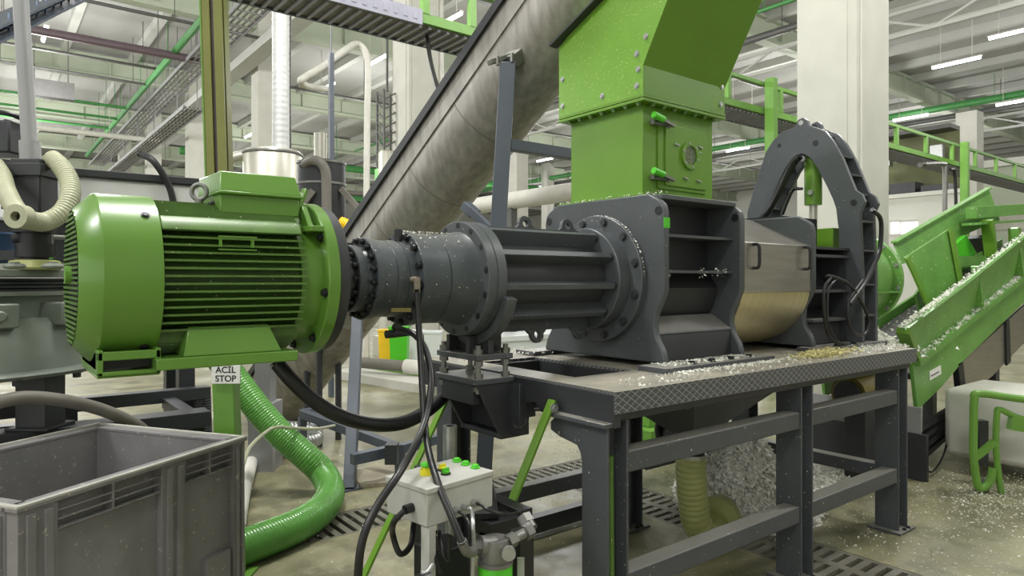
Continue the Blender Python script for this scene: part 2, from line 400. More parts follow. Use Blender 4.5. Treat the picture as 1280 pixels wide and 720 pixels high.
bolt_ring(gb, (1.672, AY, AZ), (-1, 0, 0), .233, 14, .011, .004, .3, 'near_black')  # flat near-black heads paint the dark of the flange's open holes
p = (1.365, AY-.03, AZ+.155); m = MB(); m.cyl(p, (p[0], p[1], p[2]+.045), .018, 16); m.cyl((p[0], p[1], p[2]+.03), (p[0], p[1], p[2]+.05), .014, 12); m.build('breather_cap', 'gray_dark', gb)
q = pY(519, 352, AY-.185); m = MB(); m.cyl(q+Vector((0, .03, .008)), q+Vector((0, -.02, .008)), .012, 14); m.cyl(q+Vector((0, -.014, .014)), q+Vector((.0, -.014, -.075)), .013, 14); m.build('oil_port_elbow', 'rusty', gb)
m = MB(); m.box(1.24, 1.29, AY-.1625, AY-.13, AZ+.02, AZ+.03); 
p0 = pD(497, 418, 2.68); m = MB(); m.cyl(p0+Vector((-.04, .02, .0)), p0+Vector((.06, .02, .005)), .016, 16); m.build('drain_fitting', 'near_black', gb)
p0 = pD(500, 388, 2.63); m = MB(); m.add([pD(x, y, 2.612) for x, y in ((489, 385), (514, 385), (514, 390), (489, 390))]+[pD(x, y, 2.63) for x, y in ((489, 385), (514, 385), (514, 390), (489, 390))], [(0, 1, 2, 3), (4, 5, 6, 7), (0, 1, 5, 4), (1, 2, 6, 5), (2, 3, 7, 6), (3, 0, 4, 7)])
m.build('type_plate', 'dull_yellow', gb)

# ================================================================== RIBBED BEARING HOUSING
bh = thing('bearing_housing', 'dark gray ribbed tubular housing between gearbox flange and big square end plate', 'bearing housing', (2.1, AY, 1.29))
m = MB(); m.lathe(ax, XA, [(1.738, .18), (2.46, .18)], 40); m.build('housing_tube', 'gray_dark', bh)
for k in range(10):
    th = math.radians(27.6+36*k); v = Vector((0, -math.cos(th), math.sin(th))); t = Vector((0, math.sin(th), math.cos(th)))
    m = MB(); poly = [(1.738, .17), (2.455, .17), (2.455, .222), (2.43, .25), (1.738, .25)]
    m.prism(poly, lambda u, r, w: Vector((u, AY, AZ))+v*r+t*w, -.014, .014)
    if k in (2, 7):
        for X in (2.10, 2.38):
            c = Vector((X, AY, AZ))+v*.272; m.annulus(c, t, .017, .040, .022, 24)
            for sx in (-1, 1): m.prism([(X+sx*.026, .245), (X+sx*.065, .245), (X+sx*.050, .262), (X+sx*.036, .272)], lambda u, r, w: Vector((u, AY, AZ))+v*r+t*w, -.011, .011)
    m.build('rib', 'gray_paint', bh, .003)
m = MB(); m.lathe(ax, XA, [(2.44, .18), (2.45, .258), (2.454, .262), (2.535, .262)], 56); m.build('collar', 'gray_paint', bh)
bolt_ring(bh, (2.45, AY, AZ), (-1, 0, 0), .226, 10, .017, .016, math.radians(9), 'gray_dark')
m = MB(); m.lathe(ax, XA, [(2.53, .262), (2.533, .326), (2.537, .33), (2.572, .33)], 64); m.build('mounting_flange', 'gray_paint', bh)
bolt_ring(bh, (2.534, AY, AZ), (-1, 0, 0), .298, 12, .017, .018, math.radians(15), 'gray_dark')

# ================================================================== PEDESTAL UNDER GEARBOX
pe = thing('support_pedestal', 'dark gray adjustable pedestal with two bolted plates carrying the gearbox flange', 'support', (1.8, 2.58, .93))
m = MB(); A = []; B = []
for i in range(19):
    th = math.radians(-163+i*(146/18)); A.append((1.745, AY+.258*math.cos(th), AZ+.258*math.sin(th))); B.append((1.745, AY+(.30 if th > -PI*2 else .3)*math.cos(th), AZ+.30*math.sin(th)))
m.strip(A, B, (.05, 0, 0)); m.build('saddle', 'gray_paint', pe, .003)
m = MB(); m.box(1.755, 1.785, AY-.13, AY+.18, 1.225, 1.32); m.box(1.70, 1.88, AY-.06, AY-.035, 1.225, 1.30); m.box(1.70, 1.88, AY+.1, AY+.125, 1.225, 1.30); m.build('web_plate', 'gray_dark', pe, .002)
m = MB(); m.box(1.69, 1.89, 2.415, 2.745, 1.197, 1.222); m.build('upper_plate', 'gray_frame', pe, .003)
m = MB(); m.box(1.685, 1.895, 2.41, 2.75, 1.092, 1.117); m.build('lower_plate', 'gray_frame', pe, .003)
for (x, y) in ((1.715, 2.44), (1.865, 2.44), (1.715, 2.72), (1.865, 2.72)):
    m = MB(); m.cyl((x, y, 1.05), (x, y, 1.262), .012, 12)
    for z in (1.06, 1.118, 1.172, 1.223): m.lathe((x, y, z), (0, 0, 1), [(0, .021), (.022, .021)], 6)
    m.build('threaded_stud', 'steel_gray', pe)
m = MB(); m.box(1.70, 1.905, 2.46, 2.72, 1.0, 1.092)
m.prism([(2.415, 1.09), (2.75, 1.09), (2.75, 1.0), (2.62, .885), (2.415, .885)], lambda u, v, w: (w, u, v), 1.86, 1.905) if False else None
m.prism([(1.69, 1.092), (1.905, 1.092), (1.905, .86), (1.82, .86)], lambda u, v, w: (u, w, v), 2.415, 2.435)
m.prism([(1.69, 1.092), (1.905, 1.092), (1.905, .86), (1.82, .86)], lambda u, v, w: (u, w, v), 2.72, 2.74)
m.box(1.82, 1.93, 2.415, 2.74, .84, .865); m.box(1.875, 1.93, 2.35, 2.74, .86, 1.09)
m.build('bracket_box', 'gray_dark', pe, .003)

# ================================================================== SHREDDER / COMPACTOR BODY
sh = thing('shredder_body', 'dark gray heavy shredder body with thick square end plates and stainless cover', 'shredder', (3.3, AY, 1.12))
half = [(-.435, 1.148), (-.435, 1.165), (-.42, 1.21), (-.385, 1.265), (-.372, 1.32), (-.38, 1.385), (-.415, 1.45), (-.435, 1.50), (-.435, 1.875), (-.425, 1.915), (-.40, 1.938), (-.335, 1.972)]
prof = half+[(-u, z) for u, z in reversed(half)]
def plate(x0, x1, name='end_plate'):
    m = MB(); m.prism(prof, lambda u, v, w: (w, AY+u, v), x0, x1); o = m.build(name, 'gray_paint', sh, .007, sharp=30)
    for u in (-.40, .40):
        m = MB(); m.annulus((x0, AY+u, 1.885), XA, .016, .021, .006, 18); m.lathe((x0-.001, AY+u, 1.885), XA, [(-.001, .017), (.004, .017)], 16); m.build('bolt_hole_shade_disc', 'near_black', o)  # solid dark disc paints the shade of a hole that is not cut
    return o
plate(2.572, 2.612); plate(3.20, 3.242)
m = MB(); m.prism([(u, z-.03*(z > 1.6)) for u, z in prof], lambda u, v, w: (w, AY+u, v), 3.945, 3.99); m.build('end_plate', 'gray_paint', sh, .007, sharp=30)
m = MB(); m.box(2.569, 2.6125, AY-.4365, AY-.434, 1.80, 1.85); m.build('green_marker', 'green_bright', sh)
m = MB()
def chamber(x0, x1, mb):
    a = [(-.22, 1.955), (-.22, 1.60)]
    for i in range(10):
        th = math.radians(188+i*6); a.append((.345*math.cos(th)+.05, AZ+.345*math.sin(th)))
    a += [(-.25, 1.355), (-.37, 1.285), (-.375, 1.27), (-.375, 1.15)]
    full = a+[(-u, z) for u, z in reversed(a)]
    mb.prism(full, lambda u, v, w: (w, AY+u, v), x0, x1)
chamber(2.60, 3.21, m); m.build('cutting_chamber', 'gray_dark', sh, sharp=20)
for z in (1.77, 1.592):
    m = MB(); m.box(2.61, 3.20, AY-.39, AY-.2, z-.007, z+.007); m.build('stiffener_shelf', 'gray_frame', sh)
m = MB(); m.prism([(-.248, 1.36), (-.372, 1.288), (-.375, 1.28), (-.25, 1.345)], lambda u, v, w: (w, AY+u-.002, v+.004), 2.613, 3.199); m.build('slope_sheen_panel', 'gray_frame', sh)  # pale dusted sheet laid on top, imitating the slope's bright reflection
m = MB(); m.box(2.60, 3.21, AY-.40, AY+.40, 1.945, 1.968); m.build('top_flange', 'gray_paint', sh, .003)
m = MB(); chamber(3.98, 4.40, m); m.build('discharge_chamber', 'gray_dark', sh, sharp=20)
for z in (1.70, 1.48, 1.30):
    m = MB(); m.box(3.985, 4.435, AY-.42, AY-.15, z-.008, z+.008); m.build('stiffener_shelf', 'gray_frame', sh)
m = MB(); m.box(4.405, 4.425, AY-.40, AY+.42, 1.15, 1.74); m.box(3.99, 4.435, AY-.42, AY+.42, 1.74, 1.755); m.build('closing_plate', 'gray_dark', sh)
# stainless cover
cv = [(.2, 1.94), (-.02, 1.94), (-.425, 1.755), (-.425, 1.48)]
for i in range(9):
    th = math.radians(190+i*9.5); cv.append((.42*math.cos(th)-.005, 1.55+.40*math.sin(th)))
cv += [(.0, 1.16), (.2, 1.2)]
m = MB(); m.prism(cv[:4]+[(.2, 1.48)], lambda u, v, w: (w, AY+u, v), 3.243, 3.945); m.build('stainless_cover', 'stainless', sh, .003, sharp=25)
m = MB(); m.prism([(.2, 1.4799)]+[(-.425, 1.4799)]+cv[4:], lambda u, v, w: (w, AY+u, v), 3.243, 3.945); m.build('lower_cover', 'stainless_warm', sh, 0, sharp=25)
for X in (3.33, 3.86):
    m = MB(); m.tube(spline([(X, AY-.424, 1.615), (X, AY-.46, 1.622), (X, AY-.465, 1.68), (X, AY-.46, 1.738), (X, AY-.424, 1.745)], 6), .009, 10)
    m.build('cover_handle', 'near_black', sh)
for (x0, x1) in ((2.445, 3.34), (3.86, 4.355)):
    for (ya, yb) in ((2.0, 2.17), (2.93, 3.1)):
        m = MB(); m.box(x0, x1, ya, yb, 1.1225, 1.147); o = m.build('base_strip', 'gray_frame', sh, .002)
        if ya < 2.5:
            for i in range(4): bolt(sh, (x0+.25+i*(.16 if x0 < 3 else .07), ya+.05, 1.147), (0, 0, 1), .017, .014)

# ================================================================== ARCH FRAME WITH HYDRAULIC CYLINDER
ac = thing('arch_frame', 'dark gray steel arch of two holed plates joined by rungs above the machine end', 'frame', (4.55, 2.47, 1.12))
AC = 2.466
outer = [(-.415, 1.15), (-.415, 1.60), (-.40, 1.98), (-.43, 2.05), (-.41, 2.10), (-.37, 2.13), (-.287, 2.347), (-.23, 2.46), (-.17, 2.545), (-.09, 2.59), (-.055, 2.605), (-.045, 2.64), (-.015, 2.665), (.02, 2.655), (.04, 2.615), (.07, 2.605), (.14, 2.595), (.21, 2.54), (.265, 2.47), (.33, 2.30), (.415, 2.05), (.415, 1.60), (.415, 1.15)]
inner = [(-.265, 1.15), (-.265, 1.60), (-.265, 1.80), (-.262, 1.88), (-.255, 1.93), (-.245, 2.02), (-.225, 2.08), (-.19, 2.16), (-.155, 2.23), (-.12, 2.30), (-.08, 2.365), (-.04, 2.40), (-.02, 2.412), (.0, 2.416), (.02, 2.412), (.05, 2.40), (.08, 2.37), (.12, 2.32), (.16, 2.25), (.21, 2.15), (.26, 2.05), (.265, 1.60), (.265, 1.15)]
for (x0, x1) in ((4.44, 4.475), (4.625, 4.66)):
    m = MB(); m.strip([(x0, AC+u, z) for u, z in outer], [(x0, AC+u, z) for u, z in inner], (x1-x0, 0, 0)); o = m.build('arch_plate', 'gray_paint', ac, .004, sharp=40)
    for (u, z, r) in ((-.002, 2.63, .017), (-.105, 2.475, .02), (.16, 2.5, .013), (-.36, 2.05, .02)):
        m = MB(); m.lathe((x0-.001, AC+u, z), XA, [(-.0015, r), (.003, r)], 18); m.build('hole_tone_disc', 'roof_white' if r == .017 and x0 < 4.5 else 'near_black', o)  # discs paint uncut holes: roof tone for light coming through, black for shade
for (a, b) in (((-.27, 2.37), (-.15, 2.37)), ((-.33, 2.24), (-.22, 2.24)), ((-.37, 2.11), (-.26, 2.11)), ((-.40, 1.93), (-.265, 1.93)), ((-.41, 1.74), (-.265, 1.74)), ((-.41, 1.52), (-.265, 1.52)), ((-.41, 1.32), (-.265, 1.32)), ((.27, 2.37), (.15, 2.37)), ((.33, 2.22), (.22, 2.22)), ((.38, 2.07), (.26, 2.07)), ((-.14, 2.53), (.14, 2.53))):
    m = MB(); m.bar((4.55, AC+a[0], a[1]), (4.55, AC+b[0], b[1]), .15, .012); m.build('rung', 'gray_frame', ac)
m = MB(); m.box(4.475, 4.625, AC-.285, AC-.265, 1.15, 2.0); m.build('inner_web', 'gray_dark', ac)
m = MB(); m.box(4.36, 4.72, AC-.45, AC+.45, 1.122, 1.15); m.build('foot_strip', 'gray_frame', ac, .003)
hc = thing('hydraulic_cylinder', 'green vertical hydraulic cylinder hanging inside the dark arch', 'cylinder', (4.55, AC, 1.85))
m = MB(); m.cyl((4.55, AC-.03, 2.07), (4.55, AC-.03, 2.41), .058, 28); m.build('barrel', 'green_chute', hc)
m = MB(); m.cyl((4.55, AC-.03, 1.86), (4.55, AC-.03, 2.07), .028, 20); m.build('piston_rod', 'stainless_bright', hc)
m = MB(); m.box(4.49, 4.61, AC-.2, AC+.12, 1.72, 1.90); m.build('press_block', 'green_chute', hc, .004)
m = MB(); m.cyl((4.47, AC-.05, 2.15), (4.52, AC-.04, 2.15), .018, 12); m.cyl((4.46, AC, 2.385), (4.52, AC, 2.385), .02, 12); m.build('port_fitting', 'zinc', hc)
for i, (pts, lab) in enumerate((([(1001, 196), (990, 206), (975, 238), (962, 262), (950, 275)], 'black hydraulic hose slanting from the top of the arch opening down leftwards'), ([(998, 200), (980, 222), (966, 250), (957, 272)], 'thin black hose beside the thicker one in the arch opening'), ([(1003, 236), (992, 237), (985, 250), (978, 268)], 'short black hose curling from the side port of the green cylinder'))):
    m = MB(); m.tube(spline([pX(x, y, 4.40) for x, y in pts], 6), (.022, .014, .011)[i], 10)
    single('hydraulic_hose', m, 'black_rubber', lab, 'hose')
# cable loops hanging on the arch leg
loops = [([(1090, 262), (1101, 275), (1100, 310), (1093, 330), (1082, 352), (1072, 366), (1062, 380)], .014, 'black cable running down the outer edge of the arch leg'),
         ([(1033, 345), (1042, 346), (1062, 356), (1078, 380), (1086, 402), (1080, 418), (1068, 416), (1060, 400), (1062, 375), (1078, 350)], .009, 'black cable hanging in a big loop before the arch foot'),
         ([(1040, 345), (1031, 360), (1030, 390), (1034, 415), (1042, 425), (1050, 432)], .009, 'black cable dropping straight beside the right end plate'),
         ([(1046, 348), (1036, 362), (1034, 392), (1036, 410), (1048, 427), (1062, 430)], .007, 'thin black cable curling onto the base strip under the arch')]
for pts, r, lab in loops:
    m = MB(); m.tube(spline([pY(x, y, 1.985) for x, y in pts], 8), r, 10); single('power_cable', m, 'black_rubber', lab, 'cable')

# ================================================================== GREEN INLET DRUM beyond the arch
dr = thing('inlet_drum', 'green round drum with bolted flange behind the arch right leg', 'drum', (5.1, AY, 1.2))
m = MB(); m.lathe(ax, XA, [(4.67, .30), (5.46, .30)], 48); m.build('drum_shell', 'green_convey', dr)
m = MB(); m.lathe(ax, XA, [(5.38, .30), (5.385, .345), (5.39, .348), (5.43, .348), (5.43, .30)], 56); m.build('drum_flange', 'green_convey', dr)
bolt_ring(dr, (5.384, AY, AZ), (-1, 0, 0), .325, 12, .014, .012, .2, 'zinc')
m = MB(); m.box(4.9, 5.4, AY-.35, AY-.29, AZ-.10, AZ-.088); m.build('drum_fin', 'green_convey', dr)

# ================================================================== GREEN FEED CHUTE
ch = thing('feed_chute', 'tall green feed chute with leaning upper box standing on the shredder', 'chute', (2.9, 2.55, 1.97))
CX0, CX1, CY0, CY1 = 2.63, 3.21, 2.30, 2.83
m = MB(); m.box(CX0, CX1, CY0, CY1, 1.972, 2.44); lb = m.build('lower_box', 'green_chute', ch, .004)
m = MB(); m.box(CX0-.05, CX1+.05, CY0-.05, CY1+.05, 1.968, 1.98); m.build('base_flange', 'green_chute', ch)
m = MB(); m.box(CX0-.05, CX1+.05, CY0-.05, CY1+.05, 2.44, 2.455); m.box(CX0-.05, CX1+.05, CY0-.05, CY1+.05, 2.458, 2.47); m.build('joint_flange', 'green_chute', ch, .002)
UX0, UX1, UY0, UY1 = CX0-.05, CX1+.05, CY0-.045, CY1+.045
side = [(UY1, 2.47), (UY1, 2.868), (UY1-.2, 3.0), (UY0-.42, 3.35), (UY0-.42, 3.30), (UY0, 2.60), (UY0, 2.47)]
side = [(UY1, 2.47), (UY1, 2.865), (UY1-.10, 2.93), (UY0-.36, 3.26), (UY0-.32, 3.19), (UY0, 2.615), (UY0, 2.47)]
m = MB(); m.prism(side, lambda u, v, w: (w, u, v), UX0+.006, UX1); ub = m.build('upper_box', 'green_chute', ch, .003, sharp=20)
m = MB(); m.prism(side, lambda u, v, w: (w, u, v), UX0, UX0+.006); m.build('side_sheet', 'green_speckled', ch, sharp=20)
m = MB(); m.bar((UX0-.02, UY1+.03, 2.875), (UX0-.02, UY0-.36, 3.29), .06, .012); m.build('rim_flange', 'gray_dark', ch)
for (u, z) in ((UY1-.03, 2.53), (UY1-.03, 2.68), (UY0+.03, 2.60), (UY0+.04, 2.78-.1), (UY0-.02, 2.75), (UY0+.28, 2.52), (UY0+.04, 2.52)):
    bolt(ch, (UX0, u, z), (-1, 0, 0), .011, .008, 'zinc')
for (x, z) in ((UX1-.04, 2.52), (UX1-.03, 2.62)): bolt(ch, (x, UY0, z), (0, -1, 0), .011, .008, 'zinc')
for i in range(7): bolt(ch, (CX0-.03, CY0+i*.085, 2.436), (0, 0, -1), .011, .012, 'green_fin')
for i in range(7): bolt(ch, (CX0+.04+i*.085, CY0-.03, 2.436), (0, 0, -1), .011, .012, 'green_fin')
dx0, dx1, dz0, dz1 = 2.79, 3.13, 2.04, 2.36
m = MB(); m.box(dx0-.05, dx1+.01, CY0-.008, CY0, dz0-.02, dz1+.02); dd = m.build('inspection_door', 'green_chute', ch, .003)
m = MB(); m.box(dx0, dx1, CY0-.016, CY0-.008, dz0, dz1); m.build('raised_panel', 'green_chute', dd, .003)
cc = Vector((2.985, CY0-.016, 2.215))
m = MB(); m.annulus(cc, (0, -1, 0), .052, .074, .022, 36); win = m.build('window_ring', 'green_chute', dd)
m = MB(); m.lathe(cc, (0, -1, 0), [(0, .053), (.003, .053)], 32); m.build('window_glass', 'glass_dark', dd)
bolt_ring(dd, cc+Vector((0, -.01, 0)), (0, -1, 0), .063, 6, .005, .005, .3, 'zinc')
for (X, z) in ((2.875, 2.26), (3.06, 2.24), (3.075, 2.27), (2.95, 2.09), (3.06, 2.085)):
    m = MB(); m.bar((X-.018, CY0-.02, z+.003), (X+.018, CY0-.02, z-.003), .008, .008); m.build('strip_scratch', 'zinc', dd)
for z in (2.365, 2.085):
    b0 = Vector((2.70, CY0-.03, z)); 
    m = MB(); m.cyl(b0+Vector((-.045, -.02, .015)), b0+Vector((.03, -.02, 0)), .017, 14); cl = m.build('clamp_handle', 'green_bright', ch)
    m = MB(); m.box(b0.x-.02, b0.x+.09, CY0-.03, CY0, z-.024, z-.004); m.bar(b0+Vector((.03, -.015, .0)), b0+Vector((.12, -.015, -.02)), .018, .014); m.cyl(b0+Vector((.1, -.0, -.03)), b0+Vector((.1, -.0, .0)), .009, 10); m.build('clamp_body', 'steel_gray', ch)

# ================================================================== BENCH
be = thing('steel_bench', 'dark gray steel bench with checker plate skirt carrying the shredder', 'bench', (3.2, 2.5, 0))
BX0, BX1, BY0, BY1, BZ = 1.905, 4.62, 1.80, 3.25, 1.122
m = MB(); m.box(BX0, BX1, BY0, 2.19, BZ-.012, BZ); m.box(BX0, 2.06, 2.19, 2.9, BZ-.012, BZ); m.box(2.42, BX1, 2.19, 2.9, BZ-.012, BZ); m.box(BX0, BX1, 2.9, BY1, BZ-.012, BZ)
m.build('deck_plate', 'checker_plate', be)
m = MB(); m.box(BX0, BX1, BY0, BY0+.008, BZ-.085, BZ-.0121); m.build('skirt', 'checker_plate', be)
m = MB(); m.box(BX0, BX0+.04, BY0+.01, BY1, .98, BZ-.013); m.box(BX0+.1, BX0+.14, 2.1, 3.0, .98, BZ-.013); m.box(BX0+.02, BX1-.02, BY0+.03, BY0+.07, 1.0, BZ-.013); m.box(BX0+.02, BX1-.02, BY1-.1, BY1-.05, .98, BZ-.013); m.box(2.42, 2.46, BY0+.08, BY1-.1, .98, BZ-.013); m.box(2.06, 2.42, 2.21, 2.24, .98, BZ-.013); m.box(2.06, 2.42, 2.86, 2.9, .98, BZ-.013); m.box(4.5, 4.6, BY0+.08, BY1-.1, 1.0, BZ-.013); m.box(3.35, 3.39, BY0+.08, BY1-.1, 1.0, BZ-.013)
m.build('top_frame', 'gray_dark', be, .003)
def leg(x0, x1, y0, y1, foot=True, z1=1.0):
    m = MB(); m.box(x0, x0+.012, y0, y1, .012, z1); m.box(x1-.012, x1, y0, y1, .012, z1); m.box(x0+.012, x1-.012, (y0+y1)/2-.006, (y0+y1)/2+.006, .012, z1)
    o = m.build('leg', 'gray_frame', be, .002)
    m = MB(); m.box(x0-.04, x1+.04, y0-.03, y1+.03, .0, .014); m.build('foot_plate', 'gray_frame', o, .002)
    bolt(o, (x0+.055, y0-.012, .014), (0, 0, 1), .009, .01); bolt(o, (x1-.02, y0-.012, .014), (0, 0, 1), .009, .01)
    return o
for (x0, x1) in ((1.885, 2.005), (3.29, 3.41), (4.42, 4.55)):
    leg(x0, x1, 1.825, 1.965); leg(x0-(.14 if 3 < x0 < 4 else 0), x1-(.14 if 3 < x0 < 4 else 0), 2.92 if x0 < 2 else 2.86, 3.06 if x0 < 2 else 3.0, z1=1.045 if x0 < 2 else 1.0)
m = MB(); m.prism([(1.965, .98), (2.13, .98), (2.16, .955), (2.16, .92), (2.1, .90), (2.0, .885), (1.98, .86), (1.965, .80)], lambda u, v, w: (w, u, v), 1.89, 1.902); m.build('gusset_plate', 'gray_frame', be, .003)
m = MB(); m.box(1.86, 1.92, 1.815, 2.16, .983, 1.0); m.build('cap_flange', 'gray_frame', be, .002)
for z0, z1 in ((.79, .875), (.31, .395)):
    for (xa, xb) in ((2.006, 3.289), (3.411, 4.419)):
        m = MB(); m.box(xa, xb, 1.83, 1.92, z0, z1); m.build('front_rail', 'gray_frame', be, .006)
m = MB(); m.box(2.006, 3.289, 2.95, 3.03, .31, .395); m.build('back_rail', 'gray_frame', be, .005)
m = MB(); m.box(3.411, 4.419, 2.95, 3.03, .31, .395); m.build('back_rail', 'gray_frame', be, .005)
m = MB(); m.box(1.9, 1.99, 1.966, 2.859, .31, .39) if False else m.box(4.44, 4.53, 1.966, 2.919, .31, .39); m.build('side_rail', 'gray_frame', be, .005)
g = MB(); g.cyl((1.955, 1.872, .1), (1.945, 1.872, .86), .017, 12); single('green_bar', g, 'green_fin', 'dull green bar leaning in the channel of the nearest bench leg', 'bar')
# funnel below the bench
fu = thing('outlet_funnel', 'dark gray square funnel tapering to a round spout under the bench', 'funnel', (3.15, 2.4, .57))
m = MB(); n = 24; top = []; bot = []
for i in range(n):
    th = 2*PI*i/n; c, s_ = math.cos(th), math.sin(th); k = max(abs(c), abs(s_)); top.append((3.13+.45*c/k, 2.42+.40*s_/k, 1.0)); bot.append((3.15+.075*c, 2.4+.075*s_, .67))
m.add(top+bot, [(i, (i+1) % n, n+(i+1) % n, n+i) for i in range(n)]); m.build('funnel_cone', 'gray_paint', fu)
m = MB(); m.cyl((3.15, 2.4, .55), (3.15, 2.4, .67), .076, 24); m.build('spout', 'near_black', fu)
m = MB(); m.annulus((3.15, 2.4, .565), (0, 0, 1), .07, .088, .02); m.build('hose_clamp', 'zinc', fu)
m = MB(); m.tube(spline([(3.15, 2.4, .57), (3.15, 2.4, .45), (3.17, 2.4, .3), (3.2, 2.4, .18), (3.3, 2.42, .1), (3.46, 2.46, .10)], 10), .083, 20, True, .03, .07)
single('flexible_hose', m, 'hose_olive', 'pale yellowish ribbed hose hanging from the funnel to the floor', 'hose')
m = MB(); m.lathe((3.42, 2.44, .12), (.9, .2, .12), [(0, .09), (.05, .13), (.12, .12), (.2, .05)], 24); single('hose_end_cap', m, 'hose_olive', 'pale olive bag end bulging at the foot of the ribbed floor hose', 'hose end')
# green braces
for (Y, xt, zt, xb, lab) in ((2.13, 1.875, 1.05, 1.285, 'bright green flat diagonal brace right of the gray control box'), (2.9, 1.875, 1.01, 1.29, 'darker green flat diagonal brace passing behind the gray control box')):
    m = MB(); m.bar((xt, Y, zt), (xb, Y, .005), .042, .014, (0, 0, 1))
    br = thing('diagonal_brace', lab, 'brace', ((xt+xb)/2, Y, 0)); m.build('flat_bar', 'green_chute', br, .002)
    bolt(br, (xt-.008, Y-.02, zt-.03), (0, -1, 0), .014, .012, 'zinc')

ps = thing('proximity_sensor', 'small black sensor with curled cable under the left end of the bench deck', 'sensor', (1.86, 2.25, 1.0))
m = MB(); a_ = pD(660, 512, 2.95); m.box(a_.x-.02, a_.x+.03, a_.y-.015, a_.y+.015, a_.z-.03, a_.z+.03); m.cyl(a_+Vector((.02, 0, 0)), pD(692, 511, 2.95), .01, 10); m.build('sensor_body', 'near_black', ps)
m = MB(); m.tube(spline([pD(660, 518, 2.95), pD(658, 528, 2.95), pD(651, 535, 2.95), pD(644, 533, 2.95), pD(640, 524, 2.98)], 6), .007, 8); m.build('sensor_cable', 'black_rubber', ps)
# ================================================================== CONTROL BOX ON STAND
ZT = .90
A_, B_, C_ = pZ(490, 592, ZT), pZ(534, 612, ZT), pZ(618, 588, ZT)
u = (C_-B_); LU = u.length; u.normalize(); v = Vector((-u.y, u.x, 0)); LV = (A_-B_).dot(v)
def cb(a, b, z): return B_+u*a+v*b+Vector((0, 0, z-ZT))
def cbox(m, a0, a1, b0, b1, z0, z1):
    return m.add([cb(a, b, z) for a in (a0, a1) for b in (b0, b1) for z in (z0, z1)], [(0, 1, 3, 2), (4, 6, 7, 5), (0, 4, 5, 1), (2, 3, 7, 6), (0, 2, 6, 4), (1, 5, 7, 3)])
bx = thing('control_box', 'light gray control box with green and yellow buttons on its lid before the bench', 'control box', cb(LU/2, LV/2, .78))
m = MB(); cbox(m, .004, LU-.004, .004, LV-.004, .778, .885); m.build('enclosure', 'box_gray', bx, .004)
m = MB(); cbox(m, 0, LU, 0, LV, .882, .90); m.build('lid', 'box_gray', bx, .003)
def lidxy(px, py, z=.9): p = pZ(px, py, z); return p
for (px, py, mt_, r) in ((571, 577, 'button_green', .014), (582, 581, 'button_green', .014), (594, 585, 'button_green', .014)):
    p = lidxy(px, py); m = MB(); m.lathe(p, (0, 0, 1), [(0, .017), (.005, .017), (.006, .013), (.012, .012), (.014, .009)], 20)
    m.build('push_button', 'green_bright', bx)
p = lidxy(533, 593); m = MB(); m.lathe(p, (0, 0, 1), [(0, .022), (.018, .022), (.018, .014), (.03, .014)], 24); e = m.build('stop_button_collar', 'button_yellow', bx)
m = MB(); m.lathe(p, (0, 0, 1), [(.026, .017), (.032, .021), (.038, .019), (.041, .008)], 24); m.build('stop_button', 'green_bright', e)
for (px, py, c) in ((553, 588, 'button_yellow'), (557, 593, 'green_bright')):
    p = lidxy(px, py); m = MB(); m.lathe(p, (0, 0, 1), [(0, .017), (.006, .017)], 20); q = m.build('selector_ring', 'near_black', bx)
    m = MB(); m.lathe(p, (0, 0, 1), [(.005, .013), (.012, .013)], 20); m.box(p.x-.012, p.x+.012, p.y-.004, p.y+.004, p.z+.01, p.z+.022); m.build('selector_knob', c, q)
glands = []
for (px, py) in ((569, 639), (580, 635), (592, 630)):
    t = (px-536)/(618-536); a = LU*t*.98; z = .9-(py-(612-24*t))/850*2.15
    p = cb(a, .004, z); m = MB(); m.cyl(p, p-v*.022, .012, 10); m.build('cable_gland', 'zinc', bx); glands.append(p-v*.02)
p = cb(.004, LV*.36, .825); m = MB(); m.cyl(p, p-u*.03, .015, 12); m.build('cable_gland', 'near_black', bx); gl = p-u*.028
m = MB(); cbox(m, .01, .04, .005, .045, .0, .778); cbox(m, .0, .2, .0, LV*.7, .0, .012)
m.build('stand_post', 'box_gray', bx, .003)
# cables of the control box
m = MB(); m.tube(spline([gl, gl+Vector((-.03, -.0, -.03))-u*.01, pD(491, 668, 2.2), pD(500, 692, 2.2), pD(513, 682, 2.24), pD(517, 655, 2.3), pD(518, 640, 2.36)], 8), .010, 10)
single('control_cable', m, 'black_rubber', 'black cable looping below the left side of the gray control box', 'cable')
m = MB(); m.tube(spline([glands[1], glands[1]-v*.02+Vector((0, 0, -.005)), pD(591, 655, 2.12), pD(592, 685, 2.12), pD(590, 730, 2.12)], 8), .007, 8)
single('control_cable', m, 'zinc', 'gray cable dropping from the middle gland of the control box', 'cable')
m = MB(); m.tube(spline([glands[0], glands[0]-v*.02+Vector((0, 0, -.005)), pD(586, 655, 2.12), pD(587, 690, 2.12)], 8), .005, 8)
single('control_cable', m, 'black_rubber', 'thin black cable dropping from the left gland of the control box', 'cable')
m = MB(); m.tube(spline([glands[2], glands[2]-v*.02, pD(612, 638, 2.2), pD(634, 643, 2.25), pD(650, 640, 2.4)], 8), .005, 8)
single('control_cable', m, 'black_rubber', 'thin black cable leading right from the right gland of the control box', 'cable')

